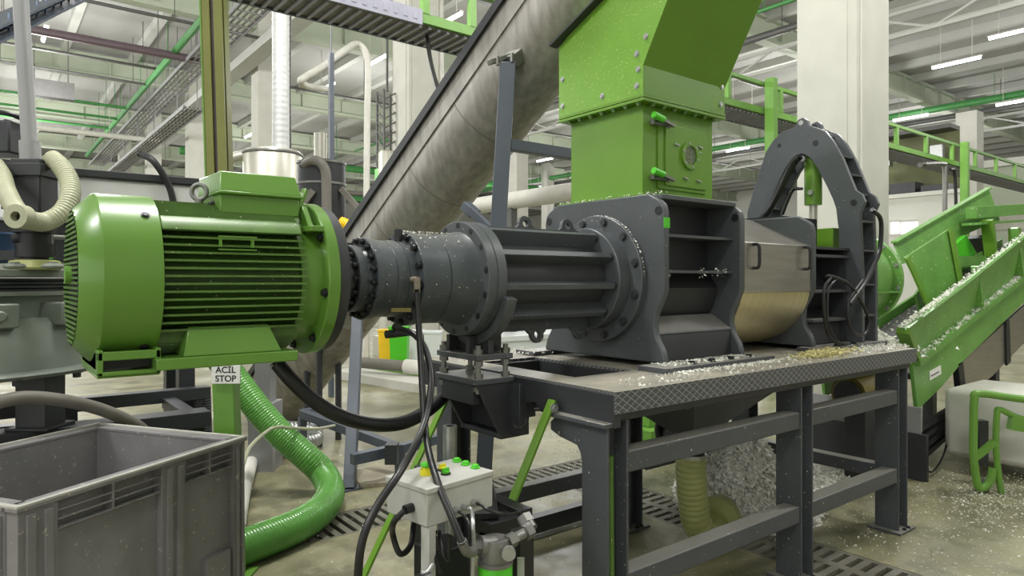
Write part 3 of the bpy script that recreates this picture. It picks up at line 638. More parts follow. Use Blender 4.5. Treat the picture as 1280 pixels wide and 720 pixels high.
# ================================================================== HYDRAULIC UNIT
hu = thing('hydraulic_unit', 'black hydraulic unit with green filter and metal fittings below the control box', 'hydraulic unit', pD(600, 700, 2.35)*1)
hu.location.z = 0; WB[hu.name] = Vector((hu.location.x, hu.location.y, 0))
p = pD(619, 700, 2.2); m = MB(); m.lathe((p.x, p.y, .36), (0, 0, 1), [(0, .045), (.01, .056), (.27, .056), (.285, .05)], 28); fc = m.build('filter_canister', 'green_bright', hu)
m = MB(); m.annulus((p.x, p.y, .64), (0, 0, 1), .03, .058, .012); m.lathe((p.x, p.y, .64), (0, 0, 1), [(0, .05), (.03, .052), (.075, .045)], 20); m.build('filter_head', 'steel_gray', hu)
a = pD(600, 683, 2.18); b = pD(618, 683, 2.2); m = MB(); m.cyl(a-Vector((.0, 0, 0)), b, .034, 14); m.cyl(a-(b-a)*.5, a, .022, 6); m.build('inlet_fitting', 'steel_gray', hu)
a = pD(634, 678, 2.2); b = pD(664, 662, 2.28); c = pD(658, 652, 2.3); m = MB(); m.cyl(a, b, .017, 12); m.lathe(a, b-a, [(0, .024), (.035, .024)], 6); m.lathe(a.lerp(b, .7), b-a, [(0, .026), (.03, .026)], 6); m.cyl(b, c, .024, 12); m.lathe(c, (c-b), [(-.01, .028), (.02, .028)], 6); m.build('elbow_fitting', 'steel_gray', hu)
p = pD(636, 690, 2.16); m = MB(); m.lathe(p, (-FX, -FY, 0), [(0, .022), (.02, .022)], 20); m.build('gauge', 'zinc', hu)
p = pD(652, 700, 2.35); m = MB(); m.box(p.x-.03, p.x+.03, p.y-.03, p.y+.03, .0, .685); o = m.build('square_tube', 'near_black', hu)
q = pD(651, 712, 2.30); m = MB(); m.add([q+Vector((RX*i, RY*i, 0))*.012+Vector((0, 0, j)) for i in (-1, 1) for j in (-.12, .04)]+[q+Vector((FX, FY, 0))*.004+Vector((RX*i, RY*i, 0))*.012+Vector((0, 0, j)) for i in (-1, 1) for j in (-.12, .04)], [(0, 1, 3, 2), (4, 5, 7, 6), (0, 1, 5, 4), (2, 3, 7, 6), (0, 2, 6, 4), (1, 3, 7, 5)]); m.build('data_sticker', 'box_gray', o)
m = MB()
a = pD(596, 668, 2.25); b = pD(640, 664, 2.35); c = pD(625, 648, 2.6)
m.box(1.46, 1.66, 2.0, 2.10, .60, .66); m.bar((1.46, 2.05, .675), (1.66, 2.35, .675), .12, .025); m.box(1.60, 1.66, 2.0, 2.8, .60, .68)
for x, y in ((1.49, 2.04), (1.63, 2.77)): m.box(x-.03, x+.03, y-.03, y+.03, 0, .62)
m.build('black_frame', 'near_black', hu, .003)
m = MB(); p = pD(556, 700, 2.25); m.box(p.x-.05, p.x+.09, p.y-.01, p.y+.12, .0, .66); m.build('pump_block', 'near_black', hu, .006)
m = MB(); q = pD(612, 716, 2.05); m.cyl(pD(495, 752, 2.0), pD(540, 732, 2.06), .045, 18); m.build('motor_can', 'black_rubber', hu)
m = MB(); m.tube(spline([pD(526, 716, 2.06), pD(534, 715, 2.06), pD(541, 706, 2.08)], 5), .008, 10); m.build('can_fitting', 'zinc', hu)
m = MB(); m.tube(spline([pD(544, 664, 2.2), pD(541, 680, 2.16), pD(545, 700, 2.14), pD(552, 716, 2.14)], 6), .007, 8); m.tube(spline([pD(549, 664, 2.2), pD(553, 690, 2.14), pD(560, 700, 2.14), pD(562, 670, 2.14)], 6), .006, 8)
m.build('coiled_lead', 'black_rubber', hu)
# long black hoses from the gearbox
m = MB(); m.tube(spline([pD(521, 362, 2.58), pD(523, 400, 2.57), pD(526, 450, 2.52), pD(530, 520, 2.42), pD(535, 560, 2.32), pD(546, 600, 2.18), pD(562, 640, 2.1), pD(578, 678, 2.06)], 10), .012, 12)
h = single('hydraulic_hose', m, 'black_rubber', 'thick black hose from the rusty gearbox elbow down across the control box lid', 'hose')
m = MB(); m.tube(spline([pD(577, 676, 2.06), pD(583, 689, 2.07), pD(592, 690, 2.1)], 6), .016, 12); m.build('metal_end', 'steel_gray', h)
m = MB(); m.tube(spline([pD(492, 408, 2.68), pD(505, 413, 2.66), pD(520, 420, 2.62), pD(533, 440, 2.58), pD(539, 475, 2.5), pD(534, 515, 2.42), pD(522, 550, 2.3), pD(500, 590, 2.1), pD(470, 635, 2.0), pD(452, 680, 1.95), pD(446, 740, 1.95)], 10), .0125, 12)
single('hydraulic_hose', m, 'black_rubber', 'thick black hose bowing out left from under the gearbox past the control box', 'hose')
m = MB(); m.tube(spline([pD(345, 452, 2.75), pD(365, 476, 2.75), pD(395, 503, 2.78), pD(430, 522, 2.82), pD(470, 531, 2.9), pD(505, 528, 3.0), pD(535, 513, 3.12), pD(556, 495, 3.25)], 10), .030, 16)
single('motor_cable', m, 'black_rubber', 'very thick black cable sagging from under the green motor to the bench column', 'cable')

# ================================================================== CRATE
ZC = .80
P0, P1 = pZ(22, 636, ZC), pZ(306, 547, ZC)
cu = P1-P0; CL = cu.length; cu.normalize(); cv_ = Vector((-cu.y, cu.x, 0)); CW = .93
def cr(a, b, z): return Vector((P0.x, P0.y, 0))+cu*a+cv_*b+Vector((0, 0, z))
def crbox(m, a0, a1, b0, b1, z0, z1):
    return m.add([cr(a, b, z) for a in (a0, a1) for b in (b0, b1) for z in (z0, z1)], [(0, 1, 3, 2), (4, 6, 7, 5), (0, 4, 5, 1), (2, 3, 7, 6), (0, 2, 6, 4), (1, 5, 7, 3)])
ct = thing('pallet_crate', 'big open gray plastic pallet crate with vent slots in the left foreground', 'crate', cr(CL/2, CW/2, 0))
def wall_panel(m, L, put):   # long wall in local coords: put(m, a0,a1, depth0, depth1, z0,z1)
    put(m, 0, L, .05, .062, .10, ZC-.008)                                # inner skin
    segs = [(.13, .545), (.66, .93)]
    edges = [0]+[L*s for ab in segs for s in ab]+[L]
    for i in range(0, len(edges), 2):                                    # posts
        a0, a1 = edges[i], edges[i+1]; put(m, a0, a1, .0, .052, .10, ZC-.012)
        if a1-a0 > .06:
            put(m, a0+(a1-a0)*.18, a0+(a1-a0)*.40, -.010, .002, .10, ZC-.03); put(m, a0+(a1-a0)*.62, a0+(a1-a0)*.84, -.010, .002, .10, ZC-.03)
    for s0, s1 in segs:
        put(m, L*s0, L*s1, .026, .052, .10, ZC-.115)
        for k in range(1, 3): put(m, L*s0, L*s1, .002, .012, ZC-.02-k*.031-.003, ZC-.02-k*.031+.003)
        put(m, L*s0, L*s1, .002, .016, ZC-.118, ZC-.112)
        mid = L*(s0+s1)/2; put(m, mid-.004, mid+.004, .002, .052, ZC-.115, ZC-.012)
        put(m, L*s0+.12, L*s1-.02, -.002, .03, .12, .31)
m = MB(); wall_panel(m, CL, lambda m, a0, a1, d0, d1, z0, z1: crbox(m, a0, a1, d0, d1, z0, z1)); m.build('long_wall', 'crate_plastic', ct, .002)
m = MB(); wall_panel(m, CL, lambda m, a0, a1, d0, d1, z0, z1: crbox(m, a0, a1, CW-d1, CW-d0, z0, z1)); m.build('long_wall', 'crate_plastic', ct, .002)
m = MB(); wall_panel(m, CW-.1, lambda m, a0, a1, d0, d1, z0, z1: crbox(m, d0, d1, a0+.05, a1+.05, z0, z1)); m.build('short_wall', 'crate_plastic', ct, .002)
m = MB(); wall_panel(m, CW-.1, lambda m, a0, a1, d0, d1, z0, z1: crbox(m, CL-d1, CL-d0, a0+.05, a1+.05, z0, z1)); m.build('short_wall', 'crate_plastic', ct, .002)
m = MB(); me_ = MB()
for (a0, a1, b0, b1) in ((-.008, CL+.008, -.008, .065), (-.008, CL+.008, CW-.065, CW+.008), (-.008, .065, .05, CW-.05), (CL-.065, CL+.008, .05, CW-.05)): crbox(m, a0, a1, b0, b1, ZC-.014, ZC)
for (a0, a1, b0, b1) in ((-.008, CL+.008, -.008, .012), (-.008, CL+.008, CW-.012, CW+.008), (-.008, .012, .012, CW-.012), (CL-.012, CL+.008, .012, CW-.012)): crbox(me_, a0, a1, b0, b1, ZC-.002, ZC+.008)
m.build('rim', 'crate_plastic', ct, .002); me_.build('rim_bead', 'crate_rim', ct, .002)
m = MB(); crbox(m, .03, CL-.03, .03, CW-.03, .09, .115); m.build('crate_floor', 'crate_plastic', ct)
for (a, b) in ((.0, 0), (CL-.12, 0), (0, CW-.12), (CL-.12, CW-.12)):
    m = MB(); crbox(m, a, a+.12, b, b+.12, 0, .1); m.build('foot', 'crate_plastic', ct, .004)

# ================================================================== GREEN POST WITH SIGN
b0 = pD(286, 520, 3.5); b0.z = 0; t0 = pD(261, -60, 3.5)
gp = thing('green_post', 'tall green steel post with white emergency stop sign behind the crate', 'post', b0)
Rv = Vector((RX, RY, 0)); Fv = Vector((FX, FY, 0))
gdir = (t0-b0).normalized(); side_ = (Rv-gdir*Rv.dot(gdir)).normalized(); fr = gdir.cross(side_)
def gpost(m, s0, s1, f0, f1, t0_, t1_): 
    return m.add([b0+side_*s+fr*f+gdir*t for s in (s0, s1) for f in (f0, f1) for t in (t0_, t1_)], [(0, 1, 3, 2), (4, 6, 7, 5), (0, 4, 5, 1), (2, 3, 7, 6), (0, 2, 6, 4), (1, 5, 7, 3)])
if fr.dot(Fv) < 0: fr = -fr
LP = (t0-b0).length
m = MB(); gpost(m, -.055, .055, .0, .09, 0, 1.35); m.build('lower_shaft', 'green_rail', gp, .004)
m = MB(); gpost(m, -.055, -.008, .0, .012, 1.35, LP); gpost(m, .012, .055, .0, .012, 1.35, LP); gpost(m, -.055, .055, .03, .09, 1.35, LP); m.build('upper_shaft', 'olive_post', gp)
m = MB(); gpost(m, -.008, .012, .020, .032, 1.35, LP); m.build('cable_slot', 'pipe_purple', gp)
m = MB(); gpost(m, -.057, -.050, -.003, .09, 1.35, LP); m.build('edge_strip', 'green_rail', gp)
m = MB(); gpost(m, -.1, .1, -.05, .14, 0, .012); m.build('base_plate', 'green_rail', gp)
sc_ = pD(282.5, 468, 3.44)
sg = MB(); sg.add([sc_+Rv*i*.073+Vector((0, 0, j*.047))+Fv*k*.004 for i in (-1, 1) for j in (-1, 1) for k in (-1, 1)], [(0, 1, 3, 2), (4, 6, 7, 5), (0, 4, 5, 1), (2, 3, 7, 6), (0, 2, 6, 4), (1, 5, 7, 3)])
so = sg.build('sign_plate', 'sign_white', gp, .002)
def lettering(text, centre, right, size, parent, material, spacing=1.0):
    cu_ = bpy.data.curves.new('lettering', 'FONT'); cu_.body = text; cu_.size = size; cu_.align_x = 'CENTER'; cu_.align_y = 'CENTER'; cu_.extrude = .0006; cu_.space_line = spacing; cu_.offset = size*.018
    tmp = bpy.data.objects.new('lettering', cu_); C.objects.link(tmp); bpy.context.view_layer.update()
    me = bpy.data.meshes.new_from_object(tmp.evaluated_get(bpy.context.evaluated_depsgraph_get())); bpy.data.objects.remove(tmp)
    right = right.normalized(); up = Vector((0, 0, 1)); nrm = right.cross(up)
    M_ = Matrix((( right.x, up.x, nrm.x, centre.x), (right.y, up.y, nrm.y, centre.y), (right.z, up.z, nrm.z, centre.z), (0, 0, 0, 1)))
    me.transform(Matrix.Translation(-WB[parent.name]) @ M_); me.materials.clear(); me.materials.append(MATS[material])
    o = bpy.data.objects.new('lettering', me); C.objects.link(o); o.parent = parent; return o
lettering('ACİL\nSTOP', sc_-Fv*.0048, Rv, .044, so, 'letter_black', 1.0)

# ================================================================== HOSES ON THE FLOOR
m = MB(); m.tube(spline([pD(243, 325, 4.85), pD(246, 362, 4.85), pD(250, 395, 4.88), pD(261, 426, 4.9), pD(281, 457, 4.9), pD(303, 486, 4.9), pD(328, 518, 4.9), pD(355, 547, 4.9), pD(383, 571, 4.9), pD(404, 592, 4.9), pZ(413, 615, .1), pZ(402, 637, .1), pZ(372, 657, .1), pZ(328, 675, .1), pZ(278, 693, .1), pZ(220, 712, .1)], 12), .096, 22, True, .02, .035)
single('ribbed_hose', m, 'hose_green', 'fat green ribbed hose curving over the floor beside the gray crate', 'hose')
m = MB(); m.tube(spline([pD(-40, 514, 3.05), pD(-12, 505, 3.1), pD(30, 497, 3.2), pD(75, 500, 3.32), pD(120, 510, 3.48), pD(160, 526, 3.65), pD(188, 545, 3.78), pD(205, 575, 3.85)], 10), .032, 14)
single('rubber_hose', m, 'pipe_gray', 'brown gray hose arching over the back rim of the crate', 'hose')
m = MB(); m.tube(spline([pZ(322, 552, .09), pZ(312, 585, .08), pZ(303, 620, .08), pZ(296, 660, .08)], 8), .05, 16)
single('floor_pipe', m, 'pipe_white', 'pale smooth pipe lying on the floor between crate and green hose', 'pipe')
m = MB(); m.tube(spline([pZ(325, 562, .1), pZ(350, 558, .1), pZ(376, 553, .1), pZ(392, 548, .1), pZ(385, 540, .14), pZ(350, 537, .16)], 8), .085, 18, True, .035, .08)
single('foil_duct', m, 'zinc', 'silvery flexible duct lying on the floor behind the green hose', 'duct')
m = MB(); m.tube(spline([pD(303, 585, 4.0), pD(312, 560, 4.2), pD(330, 542, 4.5), pD(345, 534, 4.6), pD(365, 535, 4.8), pD(395, 536, 5.2), pD(418, 532, 5.6)], 8), .012, 8)
single('thin_pipe', m, 'hose_cream', 'thin beige tube arching across the green ribbed hose', 'tube')

# ================================================================== SCREW CONVEYOR
S0, S1 = pD(351, 494, 7.3), pD(759, -55, 4.25)
sv = thing('screw_conveyor', 'large stainless screw conveyor tube slanting up behind the gearbox', 'conveyor', (S0.x, S0.y, 0))
sd = (S1-S0).normalized(); sl = (S1-S0).length
lat = sd.cross(Vector((0, 0, 1))).normalized(); nrm_ = lat.cross(sd).normalized()
if nrm_.z < 0: nrm_ = -nrm_
m = MB(); m.lathe(S0, sd, [(0, .31), (sl, .31)], 48); m.build('trough_tube', 'stainless_tube', sv)
for t in (.31, .52, .63, .75):
    m = MB(); m.lathe(S0, sd, [(sl*t, .309), (sl*t, .3125), (sl*t+.006, .3125), (sl*t+.006, .309)], 48, False); m.build('weld_seam', 'pipe_gray', sv)
def sc(t, a, n_): return S0+sd*t+lat*a+nrm_*n_
def scbox(m, t0_, t1_, a0, a1, n0, n1): return m.add([sc(t, a, n_) for t in (t0_, t1_) for a in (a0, a1) for n_ in (n0, n1)], [(0, 1, 3, 2), (4, 6, 7, 5), (0, 4, 5, 1), (2, 3, 7, 6), (0, 2, 6, 4), (1, 5, 7, 3)])
m = MB(); scbox(m, .0, sl, -.318, -.29, .05, .22); m.build('side_wall', 'stainless_tube', sv); m = MB(); scbox(m, .0, sl, .29, .318, .05, .22); m.build('side_wall', 'stainless_tube', sv)
m = MB(); scbox(m, .0, sl, -.34, .34, .22, .245); m.build('cover_lid', 'steel_gray', sv)
m = MB(); scbox(m, .0, sl, -.346, -.335, .185, .245); m.build('lid_flange', 'gray_dark', sv); m = MB(); scbox(m, .0, sl, .335, .346, .185, .245); m.build('lid_flange', 'gray_dark', sv)
m = MB(); scbox(m, -.2, .02, -.34, .34, -.26, .22); m.build('tail_housing', 'stainless_tube', sv, .01)
# lifting lug
for sgn in (-1, 1):
    c = pD(569, 159, 4.55)
p_ = pD(570, 158, 5.0); ln = Vector((RX*.45-FX*.9, RY*.45-FY*.9, 0)).normalized(); m = MB(); m.annulus(p_, ln, .026, .062, .014, 20); m.bar(p_-sd*.035-nrm_*.04, p_-sd*.035-nrm_*.13, .10, .014, ln); m.bar(p_+sd*.0-nrm_*.05, p_-nrm_*.16, .12, .014, ln); m.build('lifting_lug', 'zinc', sv)
# support frame of the conveyor
sf = thing('conveyor_stand', 'blue gray steel stand holding up the slanting screw conveyor', 'stand', (2.75, 3.5, 0))
tp = pD(635, 80, 4.35); bt = Vector((tp.x-.10, tp.y-.13, .0))
bt = pD(622, 300, 4.35); bt = tp+(bt-tp)*(tp.z/(tp.z-bt.z))
m = MB(); m.bar(bt, tp, .1, .1, (RX, RY, 0)); m.build('post', 'gray_blue', sf, .004)
tp2 = tp+Vector((1.3, .0, 0)); m = MB(); m.bar((bt.x+1.3, bt.y, 0), tp2-Vector((0, 0, .6)), .1, .1, (RX, RY, 0)); m.build('post', 'gray_blue', sf, .004)
za = pD(645, 181, 4.35).z; m = MB(); m.bar((tp.x, tp.y, za), (tp.x+1.25, tp.y, za), .07, .07); m.build('cross_arm', 'gray_blue', sf, .003)
m = MB(); m.bar(pD(612, 78, 4.3), pD(660, 64, 4.45), .06, .03); m.bar(pD(636, 78, 4.35), pD(660, 58, 4.55), .1, .08); m.cyl(pD(622, 82, 4.3), pD(622, 70, 4.3), .012, 8); m.cyl(pD(640, 78, 4.3), pD(640, 66, 4.3), .012, 8); m.build('clamp', 'steel_gray', sf, .003)
m = MB(); m.bar(pD(588, 262, 4.5), pD(618, 292, 4.4), .05, .05); m.bar(pD(582, 257, 4.55), pD(594, 268, 4.5), .08, .06); m.build('diagonal_strut', 'gray_blue', sf, .003)
lg = thing('conveyor_stand', 'gray steel leg frame with floor crossbar below the lower end of the screw conveyor', 'stand', pZ(437, 612, 0))
f0 = pZ(437, 612, 0); ft = pD(447, 395, 5.9)
m = MB(); m.bar(f0, ft, .085, .085, (RX, RY, 0)); m.build('leg', 'gray_blue', lg, .003)
z1_ = .17; pa = pD(440, 574, 5.0); pb = pD(500, 561, 5.25); m = MB(); m.bar(pa, pb, .07, .08); m.bar(pb, pD(560, 545, 5.6), .07, .07); m.bar(pb, pD(378, 517, 5.9), .07, .07); m.bar(pD(378, 517, 5.9), pD(405, 512, 6.2), .07, .07); m.build('crossbar', 'gray_blue', lg, .003)
for p_ in (pb, pD(560, 545, 5.6), pD(378, 517, 5.9)):
    m = MB(); m.bar((p_.x, p_.y, 0), (p_.x, p_.y, p_.z-.03), .06, .06, (1, 0, 0)); m.build('short_leg', 'gray_blue', lg)
m = MB(); q_ = pD(490, 566, 5.1); m.bar(q_-Vector((0, 0, .075)), q_+Vector((0, 0, .07)), .11, .09, (RX, RY, 0)); m.build('joint_plate', 'gray_dark', lg)
m = MB(); m.bar((f0.x, f0.y-.05, .006), (f0.x, f0.y+.07, .006), .16, .012); m.build('foot_plate', 'gray_blue', lg)
pl = MB(); q = [pZ(448, 612, .0), pZ(500, 608, .0), pZ(505, 588, 0), pZ(440, 590, 0)]; q = [pZ(441, 592, 0), pZ(450, 611, 0), pZ(520, 604, 0), pZ(512, 580, 0)]
pl.add([p+Vector((0, 0, z)) for z in (.002, .03) for p in q], [(0, 1, 2, 3), (4, 5, 6, 7)]+[(i, (i+1) % 4, 4+(i+1) % 4, 4+i) for i in range(4)]); single('floor_board', pl, 'wood_board', 'gray flat board lying on the floor beside the conveyor leg', 'board')

# ================================================================== LEFT MIXER PUMP MACHINE
KP = 1.17
def zp(z): return H-(H-z)*KP
def pK(px, py, d): return pD(px, py, d*KP)
pc = (-.175, 4.81)
mp = thing('vertical_pump', 'big gray cast vertical pump with dark drive column at the left edge', 'pump', (pc[0], pc[1], zp(.845)))
m = MB(); m.lathe((pc[0], pc[1], 0), (0, 0, 1), [(zp(z), r*KP) for z, r in ((1.135, .2), (1.135, .71), (1.15, .72), (1.16, .71), (1.162, .655), (1.19, .65), (1.36, .62), (1.385, .60), (1.385, .56), (1.48, .56), (1.482, .60), (1.50, .60))], 56); m.build('bowl_casting', 'casting_gray', mp, sharp=30)
for i in range(16):
    th = 2*PI*i/16; bolt(mp, (pc[0]+.69*KP*math.cos(th), pc[1]+.69*KP*math.sin(th), zp(1.136)), (0, 0, -1), .02, .028, 'gray_dark')
for th in (-.75, -1.25, -1.75, -2.3):
    c = Vector((pc[0]+.60*KP*math.cos(th), pc[1]+.60*KP*math.sin(th), zp(1.40))); dv = Vector((math.cos(th), math.sin(th), 0))
    m = MB(); m.bar(c-dv*.1, c+dv*.07, .17, .12); m.lathe(c+dv*.07, dv, [(0, .027), (.02, .027)], 12); m.build('lug', 'casting_gray', mp, .008)
m = MB()
prof_ = []
for k in range(4): prof_ += [(zp(1.50+k*.016), .545*KP), (zp(1.50+k*.016), .575*KP), (zp(1.509+k*.016), .575*KP), (zp(1.509+k*.016), .545*KP)]
m.lathe((pc[0], pc[1], 0), (0, 0, 1), prof_, 56); m.build('cooling_rings', 'gray_dark', mp)
m = MB(); m.lathe((pc[0], pc[1], 0), (0, 0, 1), [(zp(1.565), .60*KP), (zp(1.593), .60*KP), (zp(1.595), .59*KP)], 56); cvp = m.build('cover_plate', 'casting_gray', mp)
zc = zp(1.595)
for px in (18, 66):
    p = pK(px, 350, 2.72); m = MB(); m.torus((p.x, p.y, zc+.012), (0, 0, 1), .034, .012, 18, 8); m.cyl((p.x, p.y, zc), (p.x, p.y, zc+.032), .023, 10); m.build('lift_eye', 'casting_gray', cvp)
p = pK(44, 335, 3.0); cx, cy = p.x, p.y
m = MB(); m.lathe((cx, cy, zc), (0, 0, 1), [(0, .11), (.012, .12), (.045, .11), (.052, .08)], 28); m.build('yellow_ring', 'hose_olive', mp)
m = MB(); m.lathe((cx, cy, zc+.03), (0, 0, 1), [(0, .058), (.035, .058), (.035, .088), (.105, .088), (.105, .07), (.16, .07), (.16, .10), (.22, .10), (.235, .07), (.37, .07)], 24); m.build('drive_shaft_housing', 'near_black', mp)
m = MB(); m.bar((cx, cy, zp(1.83)), (cx, cy, zp(2.02)), .146, .146, (RX, RY, 0)); m.build('drive_column', 'gray_dark', mp, .01)
m = MB(); m.bar((cx, cy, zp(2.0)), (cx, cy, zp(2.055)), .175, .175, (RX, RY, 0)); m.bar((cx, cy, zp(2.05)), (cx, cy, zp(2.075)), .15, .15, (RX, RY, 0)); m.build('head_flange', 'gray_dark', mp, .004)
p1 = pK(39, 205, 3.0); p2 = pK(24, -30, 3.0); m = MB(); m.cyl(p1-Vector((0, 0, .03)), p2, .036, 16); m.cyl(p1-Vector((0, 0, .04)), p1+(p2-p1)*.12, .048, 16); m.build('conduit', 'tank_gray', mp)
p = pK(6, 178, 3.1); m = MB(); m.bar(p-Vector((0, 0, .07)), p+Vector((0, 0, .10)), .18, .18, (RX, RY, 0)); m.build('actuator_box', 'gray_dark', mp, .01)
m = MB(); m.torus(pK(10, 152, 3.1), (FX*.3, FY*.3, 1), .10, .014, 24, 8); m.build('hand_wheel', 'near_black', mp)
m = MB(); m.cyl(p, pK(10, 150, 3.1), .018, 8); m.build('wheel_stem', 'near_black', mp)
for bar_ in (('b', (-10, 205), (44, 211), .05, .06), ('b', (14, 205), (14, 262), .06, .06), ('b', (-6, 320), (44, 318), .05, .05), ('b', (12, 262), (44, 252), .05, .05), ('c', (20, 298), (44, 292), .03, 0)):
    m = MB(); a_, b_ = pK(*bar_[1], 3.02), pK(*bar_[2], 3.0)
    m.bar(a_, b_, bar_[3], bar_[4], (RX, RY, 0) if bar_[1][0] == bar_[2][0] else (0, 0, 1)) if bar_[0] == 'b' else m.cyl(a_, b_, bar_[3], 12)
    m.build('bracket_arm', 'near_black', mp)
RY0 = 4.25
p = pY(51, 505, RY0+.02)
m = MB(); m.bar((p.x, p.y, .79), (p.x, p.y, zp(1.14)), .155, .155, (RX, RY, 0)); m.bar((p.x, p.y, .79), (p.x, p.y, .805), .22, .22, (RX, RY, 0)); m.build('support_column', 'gray_dark', mp, .004)
m = MB(); m.bar((pc[0]-.4, pc[1]+.4, .66), (pc[0]-.4, pc[1]+.4, zp(1.14)), .155, .155, (RX, RY, 0)); m.build('support_column', 'gray_dark', mp, .004)
fr_ = thing('pump_frame', 'dark gray floor frame of long beams carrying the cast pump behind the crate', 'frame', (0, 4.6, 0))
for (x0, x1, y0, y1, z0, z1) in ((-2.2, 1.05, RY0-.07, RY0+.09, .70, .79), (-2.2, 1.22, 4.87, 4.97, .75, .83), (-2.2, 1.22, 4.87, 4.97, .60, .665), (-1.4, -1.3, RY0+.09, 4.87, .72, .785), (.92, 1.0, RY0+.09, 4.87, .72, .785), (-2.2, .4, 5.15, 5.27, .60, .66)):
    m = MB(); m.box(x0, x1, y0, y1, z0, z1); m.build('beam', 'gray_dark', fr_, .003)
for (x, y, z0, z1) in ((.42, 4.92, .665, .75), (1.17, 4.92, 0, .75), (-1.35, 4.92, 0, .6), (-1.35, RY0, 0, .70), (.98, RY0, 0, .70), (-.6, 5.21, 0, .60)):
    m = MB(); m.box(x-.04, x+.04, y-.04, y+.04, z0, z1); m.build('upright', 'gray_dark', fr_)
# cream hoses
m = MB(); m.tube(spline([pK(64, 197, 3.0), pK(76, 208, 2.98), pK(86, 225, 2.95), pK(88, 245, 2.9), pK(78, 265, 2.85), pK(58, 277, 2.8), pK(40, 276, 2.72), pK(26, 271, 2.62)], 10), .044, 18, False, .015, .07)
h = single('flexible_hose', m, 'hose_cream', 'cream ribbed hose curled like a C with its open end facing the viewer', 'hose')
e = pK(25, 271, 2.61); m = MB(); m.annulus(e, (FX, FY, 0), .022, .054, .06, 24); m.build('hose_end', 'hose_cream', h)
m = MB(); m.lathe(e, (FX, FY, 0), [(.01, .024), (.014, .024)], 18); m.build('hose_bore', 'near_black', h)
m = MB(); m.tube(spline([pK(-8, 205, 2.9), pK(2, 220, 2.88), pK(8, 240, 2.82), pK(20, 262, 2.74), pK(34, 274, 2.68)], 10), .042, 18, True, .015, .07)
single('flexible_hose', m, 'hose_cream', 'cream ribbed hose entering from the left edge beside the dark column', 'hose')
m = MB(); p = pK(62, 312, 3.2); m.bar(p-Vector((0, 0, .05)), p+Vector((0, 0, .02)), .03, .02, (RX, RY, 0)); g = thing('valve', 'small valve with bright green lever beside the dark drive column', 'valve', pK(62, 318, 3.2)); m.build('lever', 'green_bright', g)
m = MB(); m.cyl(pK(62, 288, 3.2), pK(62, 308, 3.2), .02, 10); m.cyl(pK(62, 296, 3.2), pK(82, 297, 3.25), .012, 10); m.build('valve_body', 'steel_gray', g)
tb = thing('blue_vessel', 'dark blue vessel at the left edge under the cream hose', 'vessel', pD(-18, 320, 3.6)); tb.location.z = 1.60; WB[tb.name] = Vector((tb.location.x, tb.location.y, 1.60))
q = pD(-18, 300, 3.6); m = MB(); m.lathe((q.x, q.y, 1.64), (0, 0, 1), [(0, .12), (.05, .16), (.14, .16), (.15, .165), (.16, .16)], 32); m.build('vessel_shell', 'blue_plastic', tb)
m = MB()
for i in range(3): m.cyl((q.x+.12*math.cos(i*2.1), q.y+.12*math.sin(i*2.1), 1.60), (q.x+.12*math.cos(i*2.1), q.y+.12*math.sin(i*2.1), 1.65), .02, 8)
m.build('vessel_legs', 'gray_dark', tb)
# trough behind motor
tr = thing('steel_trough', 'long gray covered trough running behind the green motor', 'trough', (.2, 5.1, 0))
m = MB(); m.box(-2.6, 1.22, 4.95, 5.6, 1.90, 2.19); m.build('trough_side', 'trough_pale', tr, .02)
m = MB(); m.box(-2.65, 1.26, 4.92, 5.62, 2.19, 2.235); m.build('trough_rim', 'gray_dark', tr, .004)
m = MB(); m.box(-2.6, 1.22, 4.98, 5.58, 1.66, 1.90); m.build('lower_casing', 'gray_dark', tr, .01)
for x in (-2.2, -1.2, 1.1):
    m = MB(); m.box(x-.05, x+.05, 5.0, 5.1, 0, 1.66); m.build('leg', 'gray_dark', tr); m = MB(); m.box(x-.05, x+.05, 5.4, 5.5, 0, 1.66); m.build('leg', 'gray_dark', tr)
p = pY(192, 214, 4.93); m = MB(); m.tube(spline([p+Vector((-.06, .1, .12)), p+Vector((0, -.01, .06)), p+Vector((.09, -.02, -.1)), p+Vector((.13, -.02, -.3))], 8), .022, 10); single('trough_hose', m, 'near_black', 'short dark hose hooked over the rim of the gray trough', 'hose')
# ================================================================== INCLINED BELT CONVEYOR (right)
YN, YF = 2.30, 3.05
cvr = thing('belt_conveyor', 'green inclined belt conveyor with sideboards rising to the right of the machine', 'conveyor', (6.4, 2.65, 0))
def sidepoly(pts, Y): return [tuple((pY(x, y, Y).x, pY(x, y, Y).z)) for x, y in pts]
def sp(mb, pts, Y, y0, y1): mb.prism(sidepoly(pts, Y), lambda u, v, w: (u, w, v), y0, y1); return mb
SP = [(1141, 456), (1210, 401), (1280, 346), (1345, 294), (1345, 325), (1280, 378), (1204, 452), (1176, 485), (1147, 513)]
m = sp(MB(), SP, YN, YN, YN+.03); m.build('side_panel', 'green_convey', cvr, .004)
m = sp(MB(), [(1141, 456), (1210, 401), (1280, 346), (1345, 294), (1345, 325), (1280, 378), (1204, 452), (1176, 485), (1147, 513)], YN, YF, YF+.03); m.build('side_panel', 'green_convey', cvr, .004)
m = sp(MB(), [(1142, 450), (1210, 396), (1345, 290), (1345, 295), (1210, 402), (1142, 457)], YN, YN-.05, YN+.01); m.build('lip_flange', 'green_convey', cvr)
